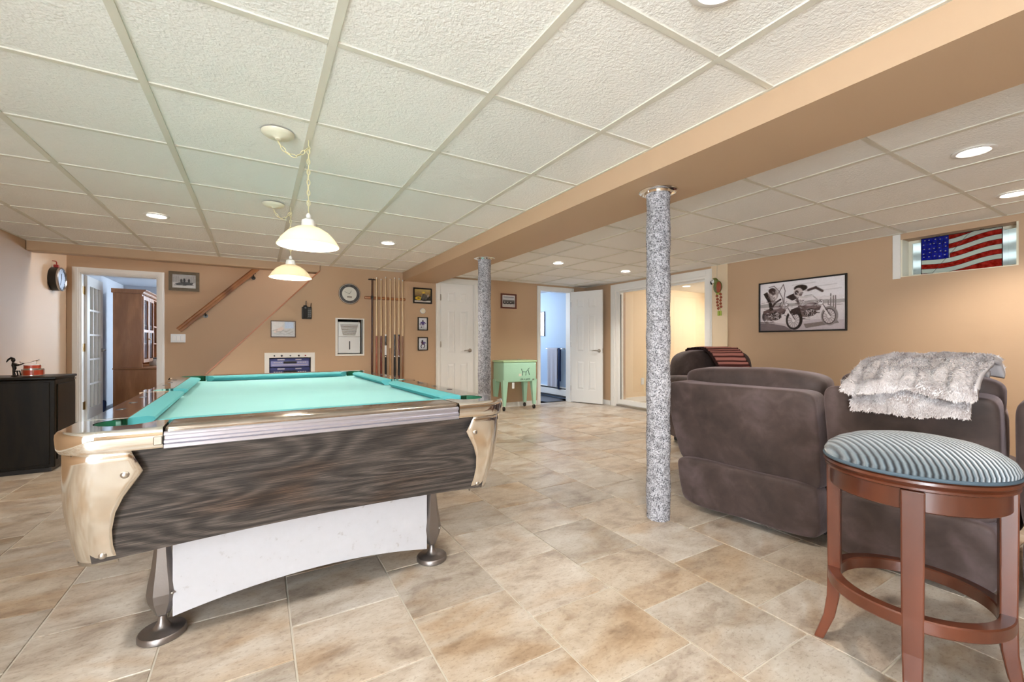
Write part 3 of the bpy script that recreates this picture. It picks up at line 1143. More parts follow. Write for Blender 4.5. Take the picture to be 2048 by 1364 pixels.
for sx in (-1, 1):
    def fn(u, w, sx=sx):
        y = (u * 2 - 1)
        yt, yb = 1.130, 1.030
        zb = ZBOT + 0.022 * (1 - y * y)
        z = 0.736 + (zb - 0.736) * w
        k = (0.736 - z) / (0.736 - ZBOT)
        return (sx * (HX - 0.022 + (HXB - HX + 0.012) * k), y * (yt + (yb - yt) * w), z)

    def fn2(u, w, fn=fn, sx=sx):
        p = fn(u, w)
        return (p[0] - sx * 0.02, p[1], p[2])
    m = MB().grid(25, 12, fn).grid(25, 12, fn2)
    m.f += [(edge[i], edge[(i + 1) % 50], edge[(i + 1) % 50] + k0, edge[i] + k0) for i in range(50)]
    m.build('cabinet_panel', 'smoked_oak', T)
M['dark_board'] = plain('dark_chipboard', (58, 48, 40), 0.7)
MB().box(-0.60, 0.60, -1.0, 1.0, 0.425, 0.45).build('cabinet_floor', 'dark_board', T)


# chrome corner castings: top cap around the pocket, then a leaning skirt with a shaped edge
def corner(sx, sy):
    R = 0.085
    n_a = 12

    def outline(hx, hy, wx_, wy_, r=R):
        """from the front edge, round the corner, to the side edge (in the +x +y quadrant)"""
        pts = [(hx - wx_, hy)]
        for i in range(1, 4):
            pts.append((hx - wx_ + (wx_ - r) * i / 4, hy))
        for i in range(n_a + 1):
            a = PI / 2 - PI / 2 * i / n_a
            pts.append((hx - r + r * math.cos(a), hy - r + r * math.sin(a)))
        for i in range(1, 5):
            pts.append((hx, hy - r - (wy_ - r) * i / 4))
        return pts

    cp = outline(HX, HY, CX - 0.002, CY - 0.002)
    pr, pcx, pcy = 0.072, BXH - 0.008, BYH - 0.008
    inner = [(BXH, HY - CY + 0.002), (BXH, pcy - pr * 0.9)]
    for i in range(13):
        a = math.radians(-80 + 250 * i / 12)
        inner.append((pcx + pr * math.cos(a), pcy + pr * math.sin(a)))
    inner.append((HX - CX + 0.002, BYH))
    cap_ = MB()
    cap_.poly([cp + inner], lambda a, b, k: (sx * a, sy * b, 0.752 + k), 0.040)
    # rounded apron of the cap
    rows_ = [(0.0, 0.792), (0.006, 0.790), (0.011, 0.783), (0.012, 0.772), (0.010, 0.745), (0.004, 0.734), (-0.012, 0.732)]
    base_ = outline(HX, HY, CX - 0.002, CY - 0.002)
    nn = len(base_)
    vs = []
    for off, z in rows_:
        for i, (a, b) in enumerate(base_):
            if i <= 4:
                n2 = (0, 1)
            elif i >= nn - 5:
                n2 = (1, 0)
            else:
                an = PI / 2 - PI / 2 * (i - 4) / n_a
                n2 = (math.cos(an), math.sin(an))
            vs.append((sx * (a + n2[0] * off), sy * (b + n2[1] * off), z))
    fs = [(j * nn + i, j * nn + i + 1, (j + 1) * nn + i + 1, (j + 1) * nn + i) for j in range(len(rows_) - 1) for i in range(nn - 1)]
    cap_.add(vs, fs)
    co = cap_.build('corner_casting', 'chrome', T, smooth=50)
    # skirt
    prof = [(0.733, 0.150, 0.0), (0.705, 0.162, 0.002), (0.672, 0.178, 0.002), (0.640, 0.160, -0.002), (0.600, 0.136, -0.016), (0.555, 0.116, -0.038), (0.500, 0.102, -0.068), (0.450, 0.096, -0.098), (0.410, 0.096, -0.124), (0.388, 0.098, -0.138)]
    vs = []
    for z, w, o_ in prof:
        k = max(0.0, (0.736 - z) / (0.736 - ZBOT))
        hy = HY - 0.006 + (HYB - HY) * k + 0.0 + 0.012 * math.sin(PI * min(1, k))
        hx = HX - 0.004 + (HXB - HX) * k + 0.010 * math.sin(PI * min(1, k))
        r = R * (1 - 0.30 * k)
        for a, b in outline(hx, hy, w, w * 1.05, min(r, w * 0.8)):
            vs.append((sx * a, sy * b, z))
    nn = len(base_)
    fs = [(j * nn + i, j * nn + i + 1, (j + 1) * nn + i + 1, (j + 1) * nn + i) for j in range(len(prof) - 1) for i in range(nn - 1)]
    sk = MB().add(vs, fs).build('corner_skirt', 'satin_chrome', T, smooth=60)
    md = sk.modifiers.new('thickness', 'SOLIDIFY')
    md.thickness = 0.006
    md.offset = 0
    for z, w in ((0.665, 0.140), (0.418, 0.068)):
        k = (0.736 - z) / (0.736 - ZBOT)
        hy = HY - 0.006 + (HYB - HY) * k + 0.012 * math.sin(PI * k)
        hx = HX - 0.004 + (HXB - HX) * k + 0.010 * math.sin(PI * k)
        b_ = MB().ellipsoid((sx * (hx - w), sy * (hy + 0.004), z), (0.010, 0.006, 0.010), 14, 8)
        b_.build('bolt', 'nickel', sk, smooth=180)
    MB().lathe([(pr - 0.001, 0.7515), (pr - 0.003, 0.70), (0.04, 0.66), (0.001, 0.655)], (sx * pcx, sy * pcy, 0), 24).build('corner_pocket', 'pocket', T, smooth=50)
    # raised green lip at the back of the pocket
    lip = MB()
    av = [math.radians(-60 + 210 * i / 14) for i in range(15)]
    ring = [(sx * (pcx + (pr - 0.004) * math.cos(a)), sy * (pcy + (pr - 0.004) * math.sin(a))) for a in av]
    lip.add([(x, y, z) for x, y in ring for z in (0.752, 0.791)], [(2 * i, 2 * i + 2, 2 * i + 3, 2 * i + 1) for i in range(14)])
    lip.build('pocket_liner', 'pocket', T, smooth=60)


for sx in (-1, 1):
    for sy in (-1, 1):
        corner(sx, sy)
# little square nut at the end of the near strip
MB().bevel_box(-HX + CX - 0.022, -HX + CX - 0.002, -HY - 0.016, -HY - 0.006, 0.744, 0.768, 0.002, 1).build('strip_nut', 'nickel', T)


def leg(x, y):
    prof = [(0.430, 0.024, 0.017), (0.360, 0.022, 0.017), (0.300, 0.024, 0.020), (0.240, 0.031, 0.024), (0.185, 0.041, 0.028), (0.150, 0.045, 0.030), (0.120, 0.040, 0.027), (0.078, 0.022, 0.018), (0.070, 0.010, 0.010)]
    vs, k = [], 6
    for z, a, b in prof:
        for i in range(k):
            an = 2 * PI * i / k
            vs.append((x + a * math.cos(an), y + b * math.sin(an) * 1.1, z))
    fs = [(j * k + i, j * k + (i + 1) % k, (j + 1) * k + (i + 1) % k, (j + 1) * k + i) for j in range(len(prof) - 1) for i in range(k)]
    fs += [tuple(range(k)), tuple(range(len(prof) * k - 1, (len(prof) - 1) * k - 1, -1))]
    lg = MB().add(vs, fs).build('leg', 'cast', T)
    MB().lathe([(0.001, 0.0001), (0.066, 0.0001), (0.070, 0.004), (0.070, 0.018), (0.066, 0.023), (0.030, 0.029), (0.024, 0.033), (0.014, 0.050), (0.011, 0.072), (0.001, 0.074)], (x, y, 0), 36).build('levelling_foot', 'cast', lg, smooth=40)
    MB().ellipsoid((x + 0.030, y - 0.022, 0.150), (0.006, 0.006, 0.006), 10, 6).build('bolt', 'nickel', lg, smooth=180)


for sx in (-1, 1):
    for sy in (-1, 1):
        leg(sx * 0.500, sy * 0.795)
for sy in (-1, 1):
    bt = [(0.47 * (1 - 2 * i / 16), 0.062 + 0.046 * (1 - (1 - 2 * i / 16) ** 2)) for i in range(17)]
    MB().poly([[(-0.47, 0.424), (0.47, 0.424)] + bt], lambda a, b, k, sy=sy: (a, sy * 0.80 - 0.009 + k, b), 0.018).build('end_board', 'board', T)

# ------------------------------------------------------------------ bar stool
t = NT('blue_grey_corduroy')
v = t.coord('Object', (1, 1, 1), (0, 0, math.radians(-118)))
w = t.n('ShaderNodeTexWave', wave_type='BANDS', bands_direction='X', wave_profile='SIN')
w.inputs['Scale'].default_value = 2 * PI / 0.0135 / 20.0
w.inputs['Distortion'].default_value = 0.0
t.l(v, w.inputs['Vector'])
c = t.ramp(w.outputs['Fac'], [(0.10, (14, 19, 24)), (0.42, (62, 74, 82)), (0.8, (98, 108, 113))])
t.set(Base_Color=c, Roughness=0.8)
t.b.inputs['Sheen Weight'].default_value = 0.5
t.bump(w.outputs['Fac'], 0.8, 0.006)
M['corduroy'] = t.m
M['cherry'] = wood('cherry_stained_wood', [(0.1, (72, 34, 18)), (0.55, (104, 53, 32)), (1.0, (126, 70, 46))], (1, 1, 0.35), 5, 3.0, 0.3, 0.35, 0.4)
stool_c = (1.764, 0.523)
S_ = thing('bar_stool', 'round backless bar stool with blue-grey ribbed seat and cherry wood frame', 'stool', (*stool_c, 0), math.atan2(-stool_c[1], -stool_c[0]))
# local +x points towards the photographer, legs stand on the four axes
MB().lathe([(0.001, 0.738), (0.05, 0.737), (0.10, 0.732), (0.15, 0.722), (0.19, 0.706), (0.214, 0.688), (0.224, 0.670), (0.223, 0.656), (0.215, 0.650), (0.10, 0.648)], (0, 0, 0), 72).build('seat_cushion', 'corduroy', S_, smooth=70)
ring = [(0.2225 * math.cos(2 * PI * i / 72), 0.2225 * math.sin(2 * PI * i / 72), 0.6545) for i in range(72)]
M['piping'] = plain('blue_grey_piping', (66, 80, 90), 0.8)
MB().tube(ring, 0.0055, 8, True).build('piping', 'piping', S_, smooth=180)
MB().lathe([(0.12, 0.650), (0.216, 0.650), (0.224, 0.645), (0.226, 0.638), (0.220, 0.632), (0.217, 0.630), (0.222, 0.626), (0.222, 0.620), (0.214, 0.616), (0.12, 0.616)], (0, 0, 0), 72).build('seat_ring', 'cherry', S_, smooth=35)
MB().lathe([(0.178, 0.614), (0.207, 0.614), (0.207, 0.560), (0.202, 0.556), (0.180, 0.556), (0.178, 0.614)], (0, 0, 0), 72).build('apron', 'cherry', S_, smooth=35)
for i in range(4):
    a = PI / 2 * i
    ca, sa = math.cos(a), math.sin(a)
    prof = [(0.6145, 0.197, 0.026, 0.026), (0.45, 0.197, 0.025, 0.025), (0.26, 0.196, 0.024, 0.024), (0.16, 0.199, 0.023, 0.023), (0.09, 0.210, 0.021, 0.021), (0.035, 0.228, 0.018, 0.019), (0.0005, 0.240, 0.017, 0.018)]
    vs = []
    for z, r, tw, tr in prof:
        for rr, tt in ((r - tr * 0.75, -tw), (r + tr * 0.75, -tw), (r + tr * 0.75, tw), (r - tr * 0.75, tw)):
            vs.append((rr * ca - tt * sa, rr * sa + tt * ca, z))
    fs = [(j * 4 + k, j * 4 + (k + 1) % 4, (j + 1) * 4 + (k + 1) % 4, (j + 1) * 4 + k) for j in range(len(prof) - 1) for k in range(4)] + [(0, 1, 2, 3), (27, 26, 25, 24)]
    o = MB().add(vs, fs).build('leg', 'cherry', S_)
    bv = o.modifiers.new('edge', 'BEVEL')
    bv.width = 0.004
    bv.segments = 2
    bv.limit_method = 'ANGLE'
MB().lathe([(0.180, 0.228), (0.211, 0.228), (0.214, 0.232), (0.214, 0.262), (0.211, 0.266), (0.183, 0.266), (0.180, 0.262), (0.180, 0.228)], (0, 0, 0), 72).build('foot_ring', 'cherry', S_, smooth=35)

# ------------------------------------------------------------------ reclining sofa (seen from behind)
t = NT('brown_microfibre')
v = t.coord('Object')
f = t.noise(v, 3.0, 3, 0.55, 0.6)
f2 = t.noise(v, 13.0, 3, 0.6, 0.5)
k = t.math('ADD', t.math('MULTIPLY', f, 0.7), t.math('MULTIPLY', f2, 0.3))
t.set(Base_Color=t.ramp(k, [(0.34, (46, 34, 29)), (0.5, (66, 51, 46)), (0.68, (92, 76, 74))]), Roughness=0.75)
t.b.inputs['Sheen Weight'].default_value = 0.42
t.b.inputs['Sheen Roughness'].default_value = 0.4
t.b.inputs['Sheen Tint'].default_value = col4((200, 178, 180))
t.bump(f2, 0.25, 0.01)
M['suede'] = t.m
M['under'] = plain('black_dust_cloth', (24, 24, 28), 0.6)
M['steel_black'] = plain('black_steel', (30, 30, 32), 0.4, 0.6)

SOFA = thing('reclining_sofa', 'brown microfibre reclining sofa seen from behind, three seats wide', 'sofa', (2.315, 1.39, 0), math.radians(5.5))


def wob(amp, sc, seed):
    def fn(p):
        n_ = mnoise.noise(Vector((p.x * sc + seed, p.y * sc, p.z * sc)))
        return p + Vector((n_ * amp, n_ * amp * 0.3, n_ * amp * 0.5))
    return fn


def seat_unit(y0, y1, zt, seed, dz=0.010):
    """one recliner of the sofa; local x points forward, back at x=0"""
    yc, hw = (y0 + y1) / 2, (y1 - y0) / 2 - 0.008

    def panel(p):           # the back panel leans: the top reaches towards the photographer
        q_ = wob(0.018, 4, seed)(p)
        q_.x += -0.13 * (p.z / 0.26) * 0.5
        q_.x -= 0.020 * math.cos(p.z / 0.27 * PI / 2) * (1 - (p.y / hw) ** 2 * 0.6)
        q_.y *= 1 - 0.045 * max(0, -p.z / 0.26)
        return q_
    MB().superbox((0.035, yc, zt - 0.255), (0.085, hw, 0.255), 0.17, 72, 44, panel).build('back_panel', 'suede', SOFA, smooth=180)

    def flap(p):
        q_ = wob(0.016, 4, seed + 5)(p)
        q_.x += 0.030 * (-p.z / 0.15) - 0.012
        q_.y *= 0.955 - 0.02 * max(0, -p.z / 0.15)
        return q_
    MB().superbox((0.085, yc, 0.185), (0.085, hw, 0.150), 0.24, 64, 32, flap).build('lower_back_flap', 'suede', SOFA, smooth=180)

    def pill(p):
        return wob(0.02, 4, seed + 9)(p)
    MB().superbox((0.155, yc - 0.0, zt - dz), (0.115, hw * 0.97, 0.100), 0.48, 48, 28, pill).build('head_cushion', 'suede', SOFA, smooth=180)
    MB().superbox((0.27, yc, 0.60), (0.12, hw * 0.96, 0.22), 0.4, 40, 24, wob(0.02, 4, seed + 2)).build('back_cushion', 'suede', SOFA, smooth=180)
    MB().superbox((0.58, yc, 0.36), (0.36, hw * 0.98, 0.12), 0.35, 40, 20, wob(0.015, 4, seed + 3)).build('seat_cushion', 'suede', SOFA, smooth=180)
    MB().superbox((0.92, yc, 0.22), (0.06, hw * 0.96, 0.17), 0.35, 36, 20).build('footrest', 'suede', SOFA, smooth=180)
    MB().box(0.16, 0.86, yc - hw * 0.9, yc + hw * 0.9, 0.045, 0.26).build('seat_base', 'under', SOFA)


seat_unit(-0.372, 0.435, 0.795, 1.0)
seat_unit(-0.950, -0.386, 0.830, 4.0, 0.030)
seat_unit(-1.530, -0.966, 0.830, 8.0, 0.030)
# arm at the far end, in front of the back panel
MB().superbox((0.62, 0.37, 0.36), (0.42, 0.11, 0.30), 0.3, 40, 24, wob(0.015, 4, 3)).build('arm', 'suede', SOFA, smooth=180)
MB().superbox((0.62, -1.64, 0.36), (0.42, 0.11, 0.30), 0.3, 40, 24, wob(0.015, 4, 6)).build('arm', 'suede', SOFA, smooth=180)
for yy in (-1.55, -0.75, 0.05, 0.33):
    MB().box(0.18, 0.82, yy - 0.02, yy + 0.02, 0.0005, 0.046).build('base_runner', 'steel_black', SOFA)
# torn dust cover hanging below the middle seat
dc = MB().grid(14, 6, lambda u, w: (0.10 + 0.05 * w + 0.012 * math.sin(u * 9), -0.93 + 0.50 * u, 0.055 - 0.045 * w * (0.4 + 0.6 * math.sin(u * PI)) + 0.006 * math.sin(u * 23)))
dc.build('dust_cover', 'under', SOFA, smooth=180)

# ------------------------------------------------------------------ armchair facing the sofa corner
ARM = thing('recliner_armchair', 'brown upholstered armchair by the sliding door, mostly behind the sofa', 'armchair', (4.16, 2.62, 0), math.radians(-16))
HWA = 0.56
MB().superbox((0, 0.33, 0.55), (HWA - 0.10, 0.15, 0.41), 0.42, 52, 32, wob(0.02, 4, 11)).build('backrest', 'suede', ARM, smooth=180)
MB().superbox((0, -0.12, 0.36), (HWA - 0.17, 0.36, 0.12), 0.35, 40, 20, wob(0.012, 4, 12)).build('seat_cushion', 'suede', ARM, smooth=180)
for s in (-1, 1):
    MB().superbox((s * (HWA - 0.10), -0.04, 0.38), (0.105, 0.45, 0.32), 0.28, 44, 26, wob(0.012, 4, 13 + s)).build('arm', 'suede', ARM, smooth=180)
MB().superbox((0, -0.46, 0.22), (HWA - 0.19, 0.05, 0.16), 0.3, 36, 20).build('footrest', 'suede', ARM, smooth=180)
MB().box(-HWA + 0.12, HWA - 0.12, -0.40, 0.36, 0.0005, 0.25).build('seat_base', 'under', ARM)

# striped throw over the armchair back
M['throw'] = colour_attr('striped_knit', 0.9, 0.2)
TH_ = MB()
nu, nv = 30, 150
path = [(-0.02, 0.60), (0.02, 0.80), (0.10, 0.925), (0.20, 0.975), (0.33, 0.985), (0.44, 0.970), (0.50, 0.90), (0.515, 0.78), (0.52, 0.62)]


def path_at(s):
    s *= len(path) - 1
    i = min(int(s), len(path) - 2)
    f_ = s - i
    a, b = path[i], path[i + 1]
    return a[0] + (b[0] - a[0]) * f_, a[1] + (b[1] - a[1]) * f_


pts, cols_ = [], []
for j in range(nv):
    s = j / (nv - 1)
    yy, zz = path_at(s)
    ph = s * 44 * PI
    rdg = 0.006 * math.sin(ph)
    for i in range(nu):
        u = i / (nu - 1)
        x = -0.22 + 0.42 * u + 0.012 * math.sin(s * 17 + u)
        n_ = mnoise.noise(Vector((x * 6, s * 8, 2.0)))
        pts.append((x, yy - 0.012 + rdg * 0.3 + (0.010 if yy > 0.4 else -0.010), zz + rdg + 0.006 * n_ + 0.006))
        edge_ = u < 0.07 or u > 0.97
        st_ = math.sin(ph) > -0.1
        cols_.append((40, 22, 22) if edge_ else ((178, 118, 108) if st_ else (74, 38, 36)))
TH_.add(pts, [(j * nu + i, j * nu + i + 1, (j + 1) * nu + i + 1, (j + 1) * nu + i) for j in range(nv - 1) for i in range(nu - 1)])
TH_.c = cols_
o = TH_.build('striped_throw', 'throw', None, smooth=180)
o.location, o.rotation_euler = ARM.location, ARM.rotation_euler
md = o.modifiers.new('thickness', 'SOLIDIFY')
md.thickness = 0.008
tag(o, 'rust and brown striped knitted throw over the back of the armchair', 'throw')

# ------------------------------------------------------------------ fur blanket over the middle sofa seat
M['fur'] = plain('cream_fur_backing', (192, 182, 179), 0.95)
t = NT('cream_fur_hair')
a = t.n('ShaderNodeAttribute')
a.attribute_name = 'paint'
t.set(Base_Color=a.outputs['Color'], Roughness=0.8)
t.b.inputs['Sheen Weight'].default_value = 0.4
M['fur_hair'] = t.m
FB = thing('fur_blanket', 'pale fluffy faux fur blanket folded over the sofa back', 'blanket', tuple(SOFA.location), SOFA.rotation_euler.z)
rngb = random.Random(3)


def drape(path_, ya, yb, nu_, nv_, amp, seed, skew=0.0, hem=None):
    def at(s):
        s *= len(path_) - 1
        i = min(int(s), len(path_) - 2)
        f_ = s - i
        f_ = f_ * f_ * (3 - 2 * f_) * 0.5 + f_ * 0.5
        a_, b_ = path_[i], path_[i + 1]
        return a_[0] + (b_[0] - a_[0]) * f_, a_[1] + (b_[1] - a_[1]) * f_

    def fn(u, w):
        w2 = w if hem is None else w * hem(u)
        x, z = at(min(1.0, w2))
        y = ya + (yb - ya) * u + skew * w
        n1 = mnoise.noise(Vector((u * 5 + seed, w * 3, seed)))
        n2 = mnoise.noise(Vector((u * 13 + seed, w * 7, 3.1)))
        out = amp * n1 + amp * 0.4 * n2
        return (x - out * 0.9, y + 0.012 * n2, z + out * 0.8 + 0.012 * math.sin(u * PI) * (1 - w) - 0.030 * max(0, 1 - u / 0.3) ** 2 * (1 - w * 0.6))
    return fn


def furry(fn, nu_, nv_, name, hairs, length, thick):
    m = MB().grid(nu_, nv_, fn)
    o_ = m.build(name, 'fur', FB, smooth=180, fix=False)
    md_ = o_.modifiers.new('thickness', 'SOLIDIFY')
    md_.thickness = thick
    md_.offset = 0
    # hairs
    h = MB()
    tones = [(212, 205, 204), (202, 193, 191), (186, 175, 172), (160, 147, 143), (224, 219, 218)]
    for _ in range(hairs):
        u, w = rngb.random(), rngb.random()
        p = Vector(fn(u, w))
        du = Vector(fn(min(1, u + 0.01), w)) - Vector(fn(max(0, u - 0.01), w))
        dw = Vector(fn(u, min(1, w + 0.01))) - Vector(fn(u, max(0, w - 0.01)))
        nn_ = du.cross(dw)
        if nn_.length < 1e-9:
            continue
        nn_.normalize()
        if nn_.x > 0.2 and nn_.z < 0.2 or nn_.z < -0.3:
            nn_ = -nn_
        base_p = p + nn_ * thick * 0.45
        dirn = (nn_ * 0.55 + dw.normalized() * rngb.uniform(0.2, 0.9) + du.normalized() * rngb.uniform(-0.5, 0.5) + Vector((0, 0, -0.2))).normalized()
        l = length * rngb.uniform(0.6, 1.2)
        sd = dirn.cross(nn_)
        if sd.length < 1e-6:
            continue
        sd = sd.normalized() * 0.0016
        patch = mnoise.noise(Vector((u * 9, w * 6, hairs * 0.01)))
        h.colour = tones[min(4, max(0, int(2 + patch * 3.2 + rngb.uniform(-1, 1))))]
        mid_ = base_p + dirn * l * 0.5 + nn_ * l * 0.12
        h.add([(base_p - sd)[:], (base_p + sd)[:], (mid_ + sd * 0.8)[:], (mid_ - sd * 0.8)[:], (base_p + dirn * l)[:]], [(0, 1, 2, 3), (3, 2, 4)])
    ho = h.build(name.replace('layer', 'pile'), 'fur_hair', o_, fix=False)
    ho['kind'] = 'stuff'


low_path = [(0.26, 0.890), (0.17, 0.925), (0.06, 0.920), (-0.050, 0.880), (-0.112, 0.835), (-0.128, 0.785), (-0.130, 0.735)]
top_path = [(0.31, 0.880), (0.23, 0.945), (0.14, 0.962), (0.03, 0.950), (-0.075, 0.905), (-0.146, 0.855), (-0.158, 0.808)]
furry(drape(low_path, -0.515, -0.880, 30, 24, 0.010, 1.5, 0.0, lambda u: 0.95 + 0.05 * math.sin(u * PI)), 30, 24, 'fur_layer', 13000, 0.014, 0.026)
furry(drape(top_path, -0.510, -0.915, 40, 30, 0.018, 6.3, 0.02, lambda u: 0.94 + 0.06 * math.sin(u * 9)), 40, 30, 'fur_layer', 20000, 0.014, 0.024)


# ------------------------------------------------------------------ prints: a small painter that colours a mesh grid
class Ras:
    def __init__(self, w, h, bg):
        self.w, self.h = w, h
        self.a = np.zeros((h, w, 3), dtype=np.float64)
        self.a[:] = bg
        self.y, self.x = np.mgrid[0:h, 0:w].astype(np.float64)

    def _put(self, sdf, col, soft=1.0, alpha=1.0):
        k = np.clip(0.5 - sdf / soft, 0, 1)[..., None] * alpha
        self.a = self.a * (1 - k) + np.array(col, dtype=np.float64) * k
        return self

    def ell(self, cx, cy, rx, ry, col, soft=1.0, alpha=1.0):
        q_ = np.sqrt(((self.x - cx) / rx) ** 2 + ((self.y - cy) / ry) ** 2)
        return self._put((q_ - 1) * min(rx, ry), col, soft, alpha)

    def ring(self, cx, cy, rx, ry, th, col, soft=1.0, alpha=1.0):
        q_ = np.sqrt(((self.x - cx) / rx) ** 2 + ((self.y - cy) / ry) ** 2)
        return self._put(np.abs((q_ - 1) * min(rx, ry)) - th / 2, col, soft, alpha)

    def line(self, pts, th, col, soft=1.0, alpha=1.0):
        for (x0, y0), (x1, y1) in zip(pts[:-1], pts[1:]):
            dx, dy = x1 - x0, y1 - y0
            l2 = dx * dx + dy * dy or 1e-9
            t_ = np.clip(((self.x - x0) * dx + (self.y - y0) * dy) / l2, 0, 1)
            self._put(np.hypot(self.x - x0 - t_ * dx, self.y - y0 - t_ * dy) - th / 2, col, soft, alpha)
        return self

    def poly(self, pts, col, alpha=1.0):
        ins = np.zeros((self.h, self.w), bool)
        n_ = len(pts)
        for i in range(n_):
            (x0, y0), (x1, y1) = pts[i], pts[(i + 1) % n_]
            if y0 == y1:
                continue
            c_ = ((y0 > self.y) != (y1 > self.y)) & (self.x < (x1 - x0) * (self.y - y0) / (y1 - y0) + x0)
            ins ^= c_
        k = ins[..., None] * alpha
        self.a = self.a * (1 - k) + np.array(col, dtype=np.float64) * k
        return self

    def rect(self, x0, y0, x1, y1, col, alpha=1.0):
        return self.poly([(x0, y0), (x1, y0), (x1, y1), (x0, y1)], col, alpha)

    def grain(self, amp, seed=1):
        r = np.random.RandomState(seed)
        self.a += r.normal(0, amp, (self.h, self.w, 1))
        return self


def print_mesh(ras, name, x0, x1, z0, z1, y, parent, mat='print'):
    """the painted picture as a coloured grid in the x/z plane, facing -y"""
    h, w = ras.h, ras.w
    xs = np.linspace(x0, x1, w)
    zs = np.linspace(z1, z0, h)
    v = np.zeros((h, w, 3))
    v[..., 0] = xs[None, :]
    v[..., 1] = y
    v[..., 2] = zs[:, None]
    idx = np.arange(h * w).reshape(h, w)
    f = np.stack([idx[1:, :-1], idx[1:, 1:], idx[:-1, 1:], idx[:-1, :-1]], -1).reshape(-1, 4)
    me = bpy.data.meshes.new(name)
    me.from_pydata(v.reshape(-1, 3).tolist(), [], f.tolist())
    at = me.color_attributes.new('paint', 'FLOAT_COLOR', 'POINT')
    a = np.clip(ras.a, 0, 255) / 255.0
    a = np.where(a <= 0.04045, a / 12.92, ((a + 0.055) / 1.055) ** 2.4)
    buf = np.ones((h * w, 4), dtype=np.float32)
    buf[:, :3] = a.reshape(-1, 3)
    at.data.foreach_set('color', buf.ravel())
    me.materials.append(M[mat])
    o_ = bpy.data.objects.new(name, me)
    COL.objects.link(o_)
    o_.parent = parent
    return o_


def picture(label, loc, rz, w, h, fw, ras, frame='black', mount=0.0, mount_col='white', depth=0.018, glass=True, cat='picture', group=None, name='framed_picture'):
    """framed picture hanging flat on a wall; loc is the centre on the wall plane"""
    root = thing(name, label, cat, loc, rz, group)
    x, z = w / 2, h / 2
    for a in (((-x, -z), (x, -z), (x - fw, -z + fw), (-x + fw, -z + fw)), ((x, -z), (x, z), (x - fw, z - fw), (x - fw, -z + fw)), ((x, z), (-x, z), (-x + fw, z - fw), (x - fw, z - fw)), ((-x, z), (-x, -z), (-x + fw, -z + fw), (-x + fw, z - fw))):
        MB().poly([list(a)], lambda p, q_, k: (p, -depth + k, q_), depth - 0.0005).build('frame_side', frame, root)
    MB().box(-x + fw * 0.5, x - fw * 0.5, -0.006, -0.001, -z + fw * 0.5, z - fw * 0.5).build('backing', mount_col, root)
    m_ = mount
    print_mesh(ras, 'print', -x + fw + m_, x - fw - m_, -z + fw + m_, z - fw - m_, -0.0075, root)
    if glass:
        MB().box(-x + fw * 0.8, x - fw * 0.8, -0.012, -0.010, -z + fw * 0.8, z - fw * 0.8).build('pane', 'pic_glass', root)
    return root


